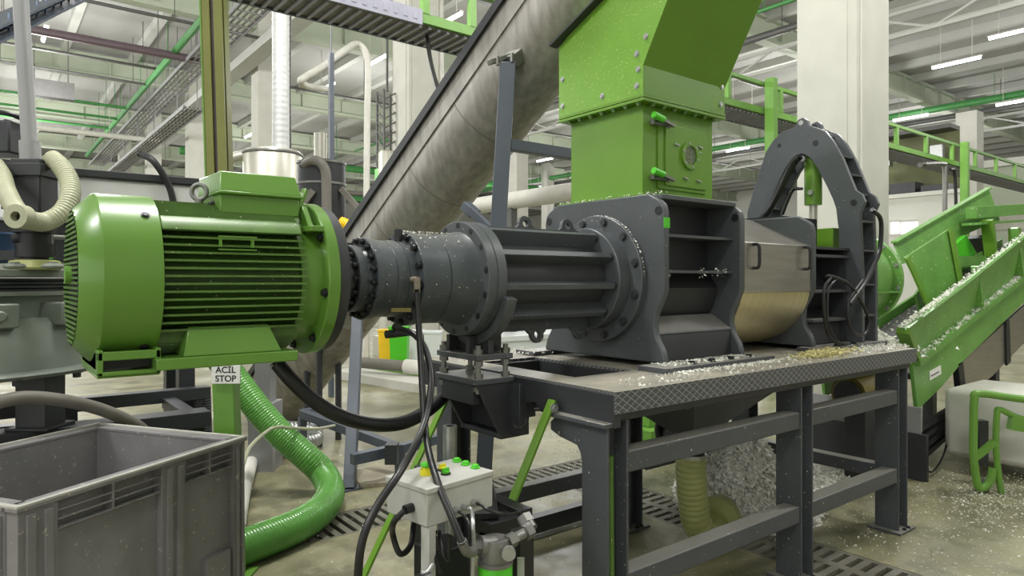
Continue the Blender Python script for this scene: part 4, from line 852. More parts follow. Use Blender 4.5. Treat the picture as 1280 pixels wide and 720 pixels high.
# near sideboard, leaning outwards
m = MB(); pt = [(1129, 413), (1165, 386), (1201, 359), (1271, 303), (1330, 258)]; pb = [(1143, 449), (1180, 420), (1224, 384), (1278, 338), (1330, 296)]
tpts = [pY(x, y, YN-.08) for x, y in pt]; bpts = [pY(x, y, YN+.01) for x, y in pb]
m.strip(tpts, bpts, (0, .02, 0)); m.build('near_sideboard', 'green_convey', cvr)
m = MB(); m.tube([p+Vector((0, .0, .0)) for p in tpts], .022, 6); m.build('sideboard_rim', 'green_convey', cvr)
m = MB(); m.bar(tpts[0], bpts[0], .05, .09, (0, 1, 0)); m.build('end_flange', 'green_chute', cvr)
m = MB(); a = pY(1222, 375, YN-.03); m.bar(pY(1225, 383, YN-.03), pY(1219, 333, YN-.03), .06, .04, (1, 0, 0)); m.build('stiffener', 'green_convey', cvr); m = MB(); m.bar(pY(1276, 345, YN-.03), pY(1268, 285, YN-.03), .06, .04, (1, 0, 0)); m.build('stiffener', 'green_convey', cvr)
# belt
b0_ = pY(1150, 470, YN); b1_ = pY(1345, 305, YN)
m = MB(); m.bar((b0_.x-.1, (YN+YF)/2, b0_.z), (b1_.x, (YN+YF)/2, b1_.z), YF-YN-.03, .05); m.build('belt', 'belt_black', cvr)
# wing panel and far sideboards of the hopper
m = MB(); w = [pY(1132, 322, 2.78), pY(1186, 287, 2.72), pY(1200, 362, 2.62), pY(1165, 386, 2.66)]
m.add(w+[p+Vector((.02, .03, 0)) for p in w], [(0, 1, 2, 3), (4, 5, 6, 7), (0, 1, 5, 4), (1, 2, 6, 5), (2, 3, 7, 6), (3, 0, 4, 7)]); m.build('wing_panel', 'green_convey', cvr)
m = MB(); m.bar(pY(1134, 322, 2.76), pY(1163, 386, 2.64), .02, .09, (1, 0, 0)); m.build('wing_flange', 'green_chute', cvr); m = MB(); m.bar(pY(1189, 287, 2.70), pY(1203, 362, 2.60), .02, .10, (1, 0, 0)); m.build('wing_flange', 'green_chute', cvr)
m = MB(); w = [pY(1120, 304, 3.15), pY(1214, 262, 3.15), pY(1245, 240, 3.2), pY(1214, 300, 3.12), pY(1190, 330, 3.08), pY(1128, 335, 3.08)]
m.strip([pY(1118, 303, 3.2), pY(1160, 279, 3.2), pY(1214, 248, 3.2), pY(1236, 235, 3.2)], [pY(1128, 330, 3.1), pY(1165, 318, 3.1), pY(1214, 290, 3.1), pY(1250, 275, 3.1)], (0, .02, 0)); m.build('far_sideboard', 'green_convey', cvr)
m = MB(); m.bar(pY(1118, 303, 3.18), pY(1236, 235, 3.18), .07, .02); m.build('far_rim', 'green_convey', cvr)
m = MB(); m.bar(pY(1214, 266, 3.0), pY(1330, 258, 3.0), .12, .14); m.build('cross_beam', 'green_convey', cvr, .004)
m = MB(); m.bar(pY(1214, 280, 2.98), pY(1330, 273, 2.98), .2, .03); m.build('beam_flange', 'green_convey', cvr)
m = MB(); m.bar(pY(1234, 275, 2.9), pY(1242, 346, 2.9), .12, .08, (1, 0, 0)); m.build('frame_post', 'green_chute', cvr, .003); m = MB(); m.bar(pY(1268, 285, 2.9), pY(1270, 330, 2.9), .12, .08, (1, 0, 0)); m.build('frame_post', 'green_chute', cvr, .003)
m = MB(); m.bar(pY(1196, 327, 2.95), pY(1236, 326, 2.95), .06, .12); m.build('inner_ledge', 'green_convey', cvr)
m = MB(); m.bar(pY(1150, 395, 2.9), pY(1175, 350, 2.95), .5, .02, (0, 1, 0)); m.build('back_plate', 'green_convey', cvr)
m = MB(); d_ = [pY(1196, 305, 3.05), pY(1208, 294, 3.05), pY(1221, 316, 3.05), pY(1208, 326, 3.05), pY(1196, 318, 3.05)]
m.add(d_+[p+Vector((0, .1, 0)) for p in d_], [tuple(range(5)), tuple(range(5, 10))]+[(i, (i+1) % 5, 5+(i+1) % 5, 5+i) for i in range(5)]); m.build('guide_block', 'green_bright', cvr)
m = MB(); m.bar(pY(1222, 296, 3.1), pY(1228, 330, 3.1), .2, .1, (1, 0, 0)); m.build('dark_drive', 'near_black', cvr)
# lower casing and tail
m = sp(MB(), [(1204, 454), (1280, 385), (1345, 330), (1345, 372), (1280, 432), (1244, 470), (1207, 500)], YN, YN+.02, YN+.04); m.build('belly_panel', 'stainless', cvr)
m = sp(MB(), [(1204, 454), (1280, 385), (1345, 330), (1345, 372), (1280, 432), (1244, 470), (1207, 500)], YN, YF-.04, YF-.02); m.build('belly_panel', 'stainless', cvr)
m = sp(MB(), [(1258, 402), (1262, 400), (1264, 452), (1259, 457)], YN, YN+.0, YN+.02); sp(m, [(1198, 455), (1204, 452), (1210, 508), (1203, 510)], YN, YN, YN+.05); m.build('panel_rib', 'near_black', cvr)
m = MB(); q0 = pY(1150, 560, YN); q1 = pY(1188, 515, YN)
for k in range(4):
    p_ = pY(1152+k*9, 588-k*14, YN); m.bar(pY(1148, 575-k*13, YN), pY(1186, 540-k*9, YN), .05, .04)
m.build('tail_frame', 'near_black', cvr)
m = MB()
for (px, py) in ((1152, 572), (1166, 556), (1180, 540), (1160, 540)):
    p_ = pY(px, py, YN); m.cyl((p_.x, YN+.02, p_.z), (p_.x, YF-.02, p_.z), .045, 16)
m.build('return_rollers', 'steel_gray', cvr)
m = MB(); t_ = pY(1148, 520, YN); m.box(5.70, 5.74, 2.15, 3.3, .0, .36); m.box(5.74, 6.2, 2.36, 3.0, .0, .34); m.build('tail_box', 'gray_dark', cvr, .004)
m = MB(); m.box(5.72, 5.75, 2.2, 3.2, .36, .56); m.build('tail_shield', 'tank_gray', cvr)
for (px) in (1222,):
    f_ = pZ(px, 560, .0); m = MB(); m.box(f_.x+.6, f_.x+.7, 2.34, 2.44, 0, .98); m.box(f_.x+.6, f_.x+.7, 2.9, 3.0, 0, .98); m.box(5.9, f_.x+.65, 2.36, 2.42, .2, .28); m.build('leg_frame', 'gray_dark', cvr)
m = MB(); l0 = pY(1162, 466, YN-.002); l1 = pY(1175, 458, YN-.002); m.bar(pY(1162, 470, YN-.003), pY(1176, 462, YN-.003), .004, .075); lb_ = m.build('sticker', 'sign_white', cvr)
m = MB(); m.bar(pY(1164, 470, YN-.006), pY(1174, 464.5, YN-.006), .002, .012); m.build('sticker_band', 'steel_gray', lb_)
m = MB(); m.tube(spline([pY(1152, 515, YN-.05), pY(1152, 545, YN-.1), pY(1157, 580, YN-.12), pY(1165, 590, YN-.12), pY(1178, 572, YN-.1), pY(1186, 545, YN-.05)], 8), .008, 8); single('power_cable', m, 'black_rubber', 'thin black cable drooping from the conveyor tail beside the last bench leg', 'cable')

# ================================================================== TROLLEY WITH WHITE TANK
tk = thing('tank_trolley', 'green tube trolley holding a pale tank at the right edge', 'trolley', pZ(1250, 620, 0))
g0 = pZ(1232, 612, 0.0); 
def tq(px, py): return pD(px, py, 4.95)
m = MB(); m.tube(spline([tq(1345, 503), tq(1280, 499), tq(1224, 492), tq(1218, 500), tq(1217, 530), tq(1217, 570), tq(1222, 606), tq(1230, 609), tq(1238, 600), tq(1241, 585)], 6), .028, 10); m.build('front_frame', 'green_rail', tk)
m = MB(); m.tube(spline([tq(1345, 530), tq(1280, 524), tq(1250, 512), tq(1246, 520), tq(1245, 560), tq(1249, 600), tq(1252, 617)], 6), .022, 10); m.build('inner_frame', 'green_rail', tk)
m = MB(); m.bar(tq(1219, 572), tq(1243, 552), .04, .04); m.bar(tq(1262, 528), tq(1330, 540), .05, .1); m.build('brace_bar', 'green_rail', tk)
m = MB(); q = pD(1300, 560, 5.3); m.box(q.x-.22, q.x+.6, q.y-.25, q.y+.6, .10, .66); m.build('tank_body', 'pipe_white', tk, .05)
m = MB(); m.bar(pD(1226, 525, 5.2), pD(1226, 580, 5.2), .07, .07, (RX, RY, 0)); m.cyl(pD(1222, 608, 5.0), pD(1232, 606, 5.0), .045, 18); m.build('caster_post', 'gray_dark', tk)

# ================================================================== MATERIAL PILES (uncountable)
m = MB()
pcx, pcy = 4.06, 2.60
def hgt(x, y):
    r1 = math.hypot((x-pcx)/.34, (y-pcy-.02)/.36); r2 = math.hypot((x-4.8)/.8, (y-2.8)/.4); r3 = math.hypot((x-4.3)/.3, (y-2.95)/.3)
    return .46*math.exp(-r1**2*1.5)+.12*math.exp(-r2**2)+.35*math.exp(-r3**2*1.6)
n = 44; vs = []; 
for i in range(n):
    for j in range(n):
        x = 3.45+2.2*i/(n-1); y = 2.0+1.4*j/(n-1); h_ = hgt(x, y); h_ *= 1+.12*math.sin(x*37+y*13)*math.sin(y*41-x*9); vs.append((x+random.uniform(-.015, .015), y+random.uniform(-.015, .015), h_-.06+random.uniform(-.012, .012)))
m.add(vs, [(i*n+j, i*n+j+1, (i+1)*n+j+1, (i+1)*n+j) for i in range(n-1) for j in range(n-1)])
def tuft():
    while True:
        x = random.uniform(3.5, 5.6); y = random.uniform(2.0, 3.4); h_ = hgt(x, y)
        if h_ > .05 and random.random() < h_*2+.15: return (x, y, max(0.01, h_-.03+random.uniform(-.02, .035)))
flakes(m, tuft, 15000, .010, .034)
o = single('shredded_film_pile', m, 'fluff', 'fluffy off-white heap of shredded film on the floor under the bench', 'shredded film', kind='stuff')
def zone(fn): return fn
m = MB()
def bench_top():
    t = random.random()
    if t < .03: return (random.choice((2.66, 2.93, 3.06, 3.12))+random.gauss(0, .012), AY-.385+random.gauss(0, .008), 1.602+random.uniform(-.04, .01))
    if t < .42: return (random.uniform(2.5, 4.6), 2.0-abs(random.gauss(0, .035)), BZ+.004)
    if t < .58: return (random.uniform(2.05, 4.6), random.uniform(1.82, 2.0), BZ+.003)
    if t < .72: return (random.uniform(1.95, 2.6), random.uniform(2.92, 3.2), BZ+.005+random.random()*.02)
    if t < .86: return (random.uniform(2.5, 3.2), 2.08+random.uniform(-.06, .06), BZ+.029)
    return (random.uniform(4.2, 4.6), random.uniform(1.82, 2.05), BZ+.004+random.random()*.02)
flakes(m, bench_top, 2600, .004, .012); single('plastic_flakes', m, 'flake', 'white plastic flakes strewn over the bench deck', 'flakes', kind='stuff')
m = MB()
flakes(m, lambda: (3.72+random.gauss(0, .13), 1.93+random.gauss(0, .035), BZ+.004+random.random()*.03), 1100, .006, .015); single('yellowish_flakes', m, 'fluff_yellow', 'small yellowish heap of flakes on the bench before the stainless cover', 'flakes', kind='stuff')
m = MB()
def floor_z():
    t = random.random()
    if t < .30: return (random.uniform(3.9, 6.2), random.uniform(1.0, 2.4), .003)
    if t < .55: p = pZ(1240+random.gauss(0, 35), 620+random.gauss(0, 22), 0); return (p.x, p.y, .004+random.random()*.03)
    if t < .85: p = pZ(random.uniform(690, 900), random.gauss(575, 35), 0) ; return (p.x, p.y, .004)
    return (random.uniform(1.5, 6), random.uniform(3, 7), .003)
flakes(m, floor_z, 5200, .003, .011); single('floor_flakes', m, 'flake', 'white flakes and fluff scattered over the concrete floor', 'flakes', kind='stuff')
m = MB()
def conv_z():
    t = random.random(); s = random.random()
    if t < .5:
        i = s*4; k = min(3, int(i)); p = tpts[k].lerp(tpts[k+1], i-k); return p+Vector((0, .02+random.gauss(0, .015), .02))
    p = pY(1143, 450, YN).lerp(pY(1345, 291, YN), s); return p+Vector((0, random.uniform(-.05, .01), .01+random.random()*.03))
flakes(m, conv_z, 2200, .006, .02); single('conveyor_flakes', m, 'flake', 'white flakes lying along the conveyor sideboard and lip', 'flakes', kind='stuff')
m = MB(); 
def heap(): 
    x = random.gauss(5.35, .25); y = random.gauss(2.62, .16); return (x, y, 1.0+.28*math.exp(-((x-5.4)/.3)**2-((y-2.6)/.22)**2)+random.uniform(-.03, .03))
flakes(m, heap, 4500, .015, .04); single('film_heap', m, 'fluff', 'heap of white film scraps at the conveyor foot behind the bench end', 'film scraps', kind='stuff')
m = MB(); m.box(4.75, 5.65, 2.3, 3.0, .93, 1.0); single('receiving_tray', m, 'green_convey', 'green tray under the heap of white film scraps', 'tray')
m = MB()
flakes(m, lambda: (random.uniform(2.55, 2.62), AY+random.uniform(-.43, .3), 1.972+random.random()*.01), 120, .004, .009)
def gearflake():
    X = random.uniform(1.36, 1.63); th = random.gauss(PI/2+.25, .35); r = .2; return (X, AY+r*math.cos(th), AZ+r*math.sin(th))
flakes(m, gearflake, 120, .003, .008)
def fl_f(): th = random.uniform(.0, 1.9); th = PI-th if True else th; r = .33; return (2.55, AY+r*math.cos(th), AZ+r*math.sin(th))
flakes(m, fl_f, 160, .003, .009); single('dust_flakes', m, 'flake', 'tiny white flakes resting on the gearbox and flange tops', 'flakes', kind='stuff')
# things under / behind the bench
m = MB(); m.cyl((5.10, 2.46, .70), (5.5, 2.46, .70), .13, 28); y_ = thing('yellow_drive', 'dull yellow cylindrical drive in the shade beneath the right bench end', 'motor', (5.3, 2.46, 0)); m.build('drum_body', 'dull_yellow', y_)
m = MB(); m.box(5.2, 5.45, 2.38, 2.54, 0, .58); m.cyl((5.07, 2.46, .70), (5.11, 2.46, .70), .10, 20); m.build('mount', 'gray_dark', y_, .004)
g_ = pD(826, 562, 6.2); gt = thing('green_machine_base', 'bright green machine base seen behind the ribbed hose under the bench', 'machine base', (g_.x, g_.y, 0))
m = MB(); m.box(g_.x-.25, g_.x+.9, g_.y-.1, g_.y+.5, .06, .22); m.build('base_frame', 'green_rail', gt, .005)
m = MB(); m.box(g_.x-.15, g_.x+.1, g_.y, g_.y+.3, .22, .42); m.build('block', 'green_rail', gt, .01)
m = MB(); m.cyl((g_.x+.3, g_.y+.2, .36), (g_.x+.85, g_.y+.2, .36), .13, 24); m.box(g_.x+.4, g_.x+.75, g_.y+.05, g_.y+.35, .22, .3); m.build('small_motor', 'green_chute', gt)
m = MB(); m.box(2.2, 3.30, 3.12, 3.22, .03, .11); m.box(2.2, 3.3, 3.12, 3.14, .11, .125); single('floor_channel', m, 'gray_dark', 'dark steel channel lying on the floor behind the bench', 'channel')
m = MB(); m.cyl((3.75, 3.02, .5), (3.95, 3.02, .46), .12, 20); m.torus((3.74, 3.02, .5), (1, 0, 0), .11, .025); single('dark_pulley', m, 'near_black', 'black round pulley beside the fluffy heap under the bench', 'pulley')

# ================================================================== DRAIN GRATES
def grate(name, x0, x1, y0, y1, along, lab):
    m = MB()
    if along == 'x':
        m.box(x0, x1, y0, y0+.025, -.03, -.002); m.box(x0, x1, y1-.025, y1, -.03, -.002); n_ = int((x1-x0)/.075)
        for i in range(n_): 
            x = x0+(x1-x0)*i/n_; m.box(x, x+.042, y0+.02, y1-.02, -.03, -.003)
    else:
        m.box(x0, x0+.025, y0, y1, -.03, -.002); m.box(x1-.025, x1, y0, y1, -.03, -.002); m.box((x0+x1)/2-.03, (x0+x1)/2+.03, y0, y1, -.03, -.002); n_ = int((y1-y0)/.075)
        for i in range(n_):
            y = y0+(y1-y0)*i/n_; m.box(x0+.02, x1-.02, y, y+.042, -.03, -.003)
    return single(name, m, 'grate_iron', lab, 'drain grate')
T1 = (3.88, 4.28); T2 = (3.45, 3.89)
grate('drain_grate', -.5, 6.0, T1[0]+.005, T1[1]-.005, 'x', 'long slotted drain grate in the floor behind the green ribbed hose')
grate('drain_grate', T2[0]+.005, T2[1]-.005, .2, 3.87, 'y', 'double-row slotted drain grate in the floor running under the bench')

# ================================================================== HALL
m = MB()
def fq(x0, x1, y0, y1): m.box(x0, x1, y0, y1, -.25, 0)
fq(-30, -.5, -12, 75); fq(6.0, 62, -12, 75); fq(-.5, 6.0, T1[1], 75); fq(-.5, T2[0], -12, T1[0]); fq(T2[1], 6.0, -12, T1[0]); fq(T2[0], T2[1], -12, .2)
m.box(-.5, 6, T1[0], T1[1], -.25, -.14); m.box(T2[0], T2[1], .2, T1[0], -.25, -.14)
struct('floor', m, 'floor_concrete')
m = MB(); m.box(-30, 62, -12, 75, 10.75, 11.0); struct('ceiling', m, 'roof_white')
m = MB(); m.box(-30, 62, 74.8, 75, 0, 10.75); struct('wall_back', m, 'wall_white')
m = MB(); m.box(61.8, 62, -12, 75, 0, 10.75); struct('wall_right', m, 'wall_white')
m = MB(); m.box(-7, 62, -9.2, -9, 0, 10.75); struct('wall_light_block', m, 'wall_light_block_gray')  # unseen wall behind the camera, added to dim light on front faces
ti = 0
def trim(mb, material='roof_beam'):
    global ti; ti += 1; return struct('trim_%d' % ti, mb, material)
rows = [3.96, 13.15, 22.7, 32.0, 41.4, 50.8, 60.2]
for Y in rows[1:]:
    m = MB(); m.box(-30, 62, Y-.2, Y+.2, 9.72, 9.84); m.box(-30, 62, Y-.2, Y+.2, 10.5, 10.62); m.box(-30, 62, Y-.05, Y+.05, 9.84, 10.5)
    for i in range(46): m.box(-29.9+i*2, -29.86+i*2, Y-.19, Y+.19, 9.84, 10.5)
    trim(m)
X = -28.
while X < 60:
    m = MB(); m.box(X-.13, X+.13, -12, 74.8, 10.45, 10.75); trim(m, 'purlin_white'); X += 2.35
def pillar(x0, x1, y0, y1, z1=10.7, groove=False):
    m = MB(); m.box(x0, x1, y0, y1, 0, z1)
    if groove: m.box(x0+.07, x1-.1, y0-.03, y0, 0, z1); m.box(x0-.02, x0, y0+.1, y1, 0, z1)
    return trim(m, 'concrete')
pillar(7.7, 8.5, 3.62, 4.31, groove=True); pillar(7.19, 7.93, 12.8, 13.5, groove=True)
for Y in (22.4, 31.7, 41.1, 50.5): pillar(7.05, 7.75, Y, Y+.7)
for (px, Yp, w) in ((646, 25.4, .7), (1221, 10.0, .75), (684, 40, .7), (1224, 22, .8), (478, 60, .7), (560, 50, .7)):
    p = pY(px, 350, Yp); pillar(p.x, p.x+w, Yp, Yp+w, 8.35 if px == 1221 else 10.7)
# interior partition with mezzanine at right
pw = 27.0
m = MB(); m.box(pw, pw+.2, 9.0, 12.8, 0, 4.6); w_ = struct('wall_partition', m, 'wall_white')
m = MB(); m.box(pw-.1, pw+.2, 9.0, 12.8, 4.6, 4.75); trim(m, 'wall_white')
for i, (xa, xb) in enumerate(((1114, 1124), (1127, 1147))):
    a = pX(xa, 278, pw-.02); b = pX(xb, 292, pw-.02); m = MB(); m.box(pw-.06, pw-.005, b.y, a.y, b.z, a.z); o = struct('window_%d' % (i+1), m, 'window_lit')
    m = MB(); m.box(pw-.08, pw-.06, b.y-.05, a.y+.05, a.z, a.z+.08); m.box(pw-.08, pw-.06, b.y-.05, a.y+.05, b.z-.08, b.z); m.build('window_frame', 'pipe_white', o)
st = thing('storage_rack', 'dark cluttered rack standing above the white partition beyond the pillar', 'rack', (pw+1.5, 12, 4.75))
m = MB(); m.box(pw+1, pw+1.1, 9.5, 12.8, 4.75, 7.0); m.build('back_panel', 'rack_olive', st)
m = MB()
for k in range(3): m.box(pw+.3, pw+1.0, 9.6+k*1.1, 10.5+k*1.1, 4.75, 5.0+random.random()*.6)
m.build('stored_boxes', 'gray_dark', st)
m = MB()
for k in range(5): m.box(pw+.3, pw+.6, 9.8+k*.6, 10.2+k*.6, 5.6+random.random()*.9, 5.75+random.random()*1.1)
m.build('stored_parts', 'zinc', st)
m = MB(); m.box(pw+.2, pw+1.1, 9.5, 12.8, 7.0, 7.15); m.build('shelf_top', 'pipe_dark', st)
cb_ = thing('site_cabin', 'pale green gray cabin far right behind the green railing', 'cabin', (34, 11, 0))
m = MB(); m.box(33, 42, 8.3, 11.6, 0, 6.2); m.build('cabin_wall', 'roof_beam', cb_); m = MB(); m.box(32.8, 42, 8.2, 11.7, 6.2, 6.5); m.build('cabin_roof', 'wall_white', cb_); m = MB(); m.box(32.95, 33, 8.7, 11.0, 3.6, 4.4); m.build('cabin_window', 'stainless_bright', cb_)

# ---- elevated walkway with green railing (runs along X behind the machine)
WY0, WY1, WZ = 5.5, 5.95, 3.92
wk = thing('elevated_walkway', 'elevated gray cable walkway with green side rails crossing behind everything', 'walkway', (6, 5.9, 3.7))
m = MB(); m.box(-3, 24, WY0, WY1, WZ, WZ+.02)
m.build('grating_deck', 'grate_iron', wk)
m = MB()
for k in range(270): m.box(-3+k*.1, -2.97+k*.1, WY0, WY1, WZ-.02, WZ)
o = m.build('grating_bars', 'tray_gray', wk)
m = MB(); m.box(-3, 24, WY0-.04, WY0, WZ+.01, WZ+.10); m.build('edge_stringer', 'green_rail', wk)
m = MB(); m.box(-3, 3.2, WY0-.06, WY0-.041, WZ-.02, WZ+.12)
for k in range(62): m.box(-3+k*.1, -2.96+k*.1, WY0-.064, WY0-.06, WZ+.02, WZ+.09)
m.build('cable_tray_edge', 'tray_gray', wk)
m = MB(); m.box(-3, 24, WY1, WY1+.03, WZ-.02, WZ+.04); m.build('far_edge', 'gray_blue', wk)
m = MB(); m.box(3.2, 24, WY0-.04, WY0+.02, WZ+.42, WZ+.47); m.build('top_rail', 'green_rail', wk)
for x in [3.25, 3.78]+[5.4+k*1.3 for k in range(14)]:
    m = MB(); m.box(x-.035, x+.035, WY0-.045, WY0+.02, WZ+.10, WZ+.42 if x > 4 else WZ+1.4); m.build('rail_post', 'green_rail', wk)
for (px, wid) in ((964, .11), (1206, .13)):
    p = pY(px, 300, WY0-.13); m = MB(); m.box(p.x-wid/2, p.x+wid/2, WY0-.20, WY0-.06, 0, WZ+.50); single('walkway_post', m, 'green_rail', 'bright green square post left of the big concrete pillar' if px < 1000 else 'green square post with conduits right of the big concrete pillar', 'post', bevel=.004)
p = pY(1198, 300, 5.2); m = MB(); m.tube(spline([pY(1150, 206, 5.2), pY(1178, 205, 5.2), pY(1181, 212, 5.2), pY(1181, 260, 5.2), pY(1181, 330, 5.2), Vector((pY(1181, 330, 5.2).x, 5.2, .9)), Vector((pY(1181, 330, 5.2).x, 5.2, 0))], 6), .045, 10); single('conduit', m, 'steel_gray', 'gray bent conduit pipe beside the far green walkway post', 'conduit')
m = MB(); m.tube(spline([pY(1188, 212, 5.15), pY(1193, 216, 5.15), pY(1195, 260, 5.15), pY(1195, 330, 5.15), Vector((pY(1195, 330, 5.15).x, 5.15, .9)), Vector((pY(1195, 330, 5.15).x, 5.15, 0))], 6), .03, 10); single('conduit_hose', m, 'black_rubber', 'black corrugated conduit hanging along the far green walkway post', 'conduit')
for i, (pts, lab) in enumerate((([(534, 45), (538, 75), (548, 115), (560, 152)], 'black cable hanging from the walkway down to the screw conveyor lug'), ([(581, 60), (584, 82), (592, 108)], 'short black cable hanging from the walkway behind the conveyor lid'))):
    m = MB(); m.tube(spline([pD(x, y, 6.6-.55*k if i == 0 else 6.6) for k, (x, y) in enumerate(pts)], 8), .02, 10); single('hanging_cable', m, 'black_rubber', lab, 'cable')

# ---- tanks and ducts behind the motor
tn = thing('stainless_tank', 'wide stainless cylindrical tank behind the green motor with a duct rising from it', 'tank', (pD(340, 350, 8).x, pD(340, 350, 8).y, 0))
c = pD(341, 190, 8.2); m = MB(); m.lathe((c.x, c.y, 0), (0, 0, 1), [(.5, .34), (3.05, .34), (3.10, .32), (3.12, .10)], 48); m.build('tank_shell', 'stainless_bright', tn)
m = MB(); m.torus((c.x, c.y, 3.06), (0, 0, 1), .335, .02, 48); m.build('tank_rim', 'steel_gray', tn)
m = MB()
for i in range(3): m.cyl((c.x+.28*math.cos(i*2.1), c.y+.28*math.sin(i*2.1), 0), (c.x+.28*math.cos(i*2.1), c.y+.28*math.sin(i*2.1), .55), .04, 10)
m.build('tank_legs', 'steel_gray', tn)
m = MB(); q = pD(287, 200, 8.1); m.tube(spline([pD(310, 193, 8.1), pD(298, 195, 8.1), pD(288, 200, 8.1), pD(283, 216, 8.1)], 6), .06, 14); m.build('side_elbow', 'stainless_bright', tn)
d0 = pD(351, 188, 8.2); m = MB(); m.tube([Vector((d0.x, d0.y, 3.1)), Vector((d0.x, d0.y, 6)), Vector((d0.x, d0.y, 10.4))], .10, 20, True, .07, .03); single('spiral_duct', m, 'duct_metal', 'tall ribbed metal duct rising from the stainless tank to the roof', 'duct')
d1 = pD(362, 170, 8.3); m = MB(); m.tube([Vector((d1.x, d1.y, 2.9)), Vector((d1.x, d1.y, 5)), Vector((d1.x+.02, d1.y, 10.4))], .03, 10); single('conduit', m, 'pipe_gray', 'thin gray conduit beside the tall ribbed duct', 'conduit')
dk = thing('dark_tank', 'dark gray drum tank with bent pipe on top behind the motor flange', 'tank', (pD(402, 300, 6.5).x, pD(402, 300, 6.5).y, 0))
c = pD(402, 205, 6.5); m = MB(); m.lathe((c.x, c.y, 0), (0, 0, 1), [(1.75, .18), (1.9, .222), (2.66, .222), (2.68, .2)], 40); m.build('tank_shell', 'gray_dark', dk)
m = MB()
for z in (2.66, 2.46): m.annulus((c.x, c.y, z), (0, 0, 1), .22, .232, .02, 40)
m.build('tank_hoops', 'steel_gray', dk)
m = MB(); m.tube(spline([pD(380, 207, 6.35), pD(390, 201, 6.25), pD(400, 203, 6.2), pD(407, 215, 6.2), pD(408, 240, 6.2), pD(408, 290, 6.2)], 8), .045, 14); m.build('bent_pipe', 'pipe_gray', dk)
m = MB(); m.cyl((c.x-.01, c.y, 2.67), (c.x-.01, c.y, 2.95), .06, 16); m.build('outlet_stub', 'stainless_bright', dk)
m = MB(); m.bar(pD(426, 236, 6.4), pD(468, 282, 6.4), .05, .05); m.build('brace_strut', 'pipe_gray', dk); m = MB(); m.bar(pD(392, 238, 6.25), pD(372, 265, 6.25), .05, .06); m.build('brace_strut', 'pipe_gray', dk)
m = MB()
for i in range(3): m.cyl((c.x+.17*math.cos(i*2.1), c.y+.17*math.sin(i*2.1), 0), (c.x+.17*math.cos(i*2.1), c.y+.17*math.sin(i*2.1), 1.9), .03, 10)
m.build('tank_legs', 'gray_dark', dk)
p = pD(414, 200, 9); m = MB(); m.box(p.x-.03, p.x+.03, p.y-.03, p.y+.03, 0, 4.55); m.cyl((p.x, p.y, 4.55), (p.x, p.y, 5.0), .008, 6); single('square_post', m, 'gray_blue', 'slim dark square post with a pin on top behind the dark tank', 'post')
m = MB(); m.tube(spline([Vector((pD(458, 350, 12).x, pD(458, 350, 12).y, 0)), pD(458, 350, 12), pD(458, 290, 12), pD(459, 150, 12), pD(460, 90, 12), pD(457, 65, 12), pD(446, 55, 12), pD(432, 62, 11.5), pD(405, 82, 11), pD(382, 96, 10.6), pD(376, 102, 10.6), pD(386, 108, 11), pD(410, 112, 11.5)], 8), .055, 12); single('white_pipe', m, 'pipe_white', 'white pipe rising vertically and bending over to the left at its top', 'pipe')
c = pD(483, 215, 14); m = MB(); m.lathe((c.x, c.y, 0), (0, 0, 1), [(.4, .17), (4.15, .17), (4.2, .14)], 28); m.box(c.x-.2, c.x+.2, c.y-.2, c.y+.2, 0, .4); single('slim_silo', m, 'stainless_bright', 'slim pale vertical cylinder left of the pillar beside the screw conveyor', 'silo')
p = pY(551, 200, 12.9); m = MB(); m.cyl((p.x, p.y, 0), (p.x, p.y, 10.4), .06, 12); single('down_pipe', m, 'pipe_white', 'white vertical pipe along the right side of the middle concrete pillar', 'pipe')
m = MB(); m.cyl(pD(592, 258, 9.6), pD(740, 236, 8.2), .115, 20); hp = single('large_pipe', m, 'pipe_white', 'large pale horizontal pipe visible under the screw conveyor left of the chute', 'pipe')
for px in (640,):
    p = pD(px, 258, 9.1); m = MB(); m.box(p.x-.05, p.x+.05, p.y-.05, p.y+.05, 0, p.z); m.build('pipe_prop', 'pipe_dark', hp)
m = MB(); m.tube(spline([pD(424, 278, 6.0), pD(434, 283, 6.0), pD(437, 295, 6.0), pD(432, 312, 6.0)], 8), .055, 12, True, .02, .08); single('yellow_hose', m, 'yellow_plastic', 'yellow ribbed hose behind the green motor flange', 'hose')
# ---- bins and floor items seen below the gearbox
def bin_(px0, px1, pyt, d, material, lab, h=None, lidm=None):
    c_ = pD((px0+px1)/2, 400, d); w_ = (px1-px0)/FPX*d; zt = H-(pyt-HOR)/FPX*d
    t_ = thing('waste_bin', lab, 'bin', (c_.x, c_.y, 0)); m = MB(); R_ = Vector((RX, RY, 0)); F_ = Vector((FX, FY, 0))
    def pt_(a, b, z): return Vector((c_.x, c_.y, 0))+R_*a*w_/2+F_*b*w_/2+Vector((0, 0, z))
    m.add([pt_(a*s, b*s, z) for z, s in ((.06, .82), (zt, 1.)) for a, b in ((-1, -1), (1, -1), (1, 1), (-1, 1))], [(0, 1, 2, 3), (4, 5, 6, 7)]+[(i, (i+1) % 4, 4+(i+1) % 4, 4+i) for i in range(4)]); m.build('bin_body', material, t_, .01)
    m = MB(); m.add([pt_(a*1.06, b*1.06, z) for z in (zt, zt+.05) for a, b in ((-1, -1), (1, -1), (1, 1), (-1, 1))], [(0, 1, 2, 3), (4, 5, 6, 7)]+[(i, (i+1) % 4, 4+(i+1) % 4, 4+i) for i in range(4)]); m.build('bin_lid', lidm or material, t_, .008)
    m = MB()
    for a in (-.7, .7): m.cyl(pt_(a-.1, .5, .06), pt_(a+.1, .5, .06), .06, 14)
    m.build('wheels', 'near_black', t_)
bin_(474, 490, 415, 11.6, 'yellow_plastic', 'yellow waste bin seen below the gearbox left of the green bin')
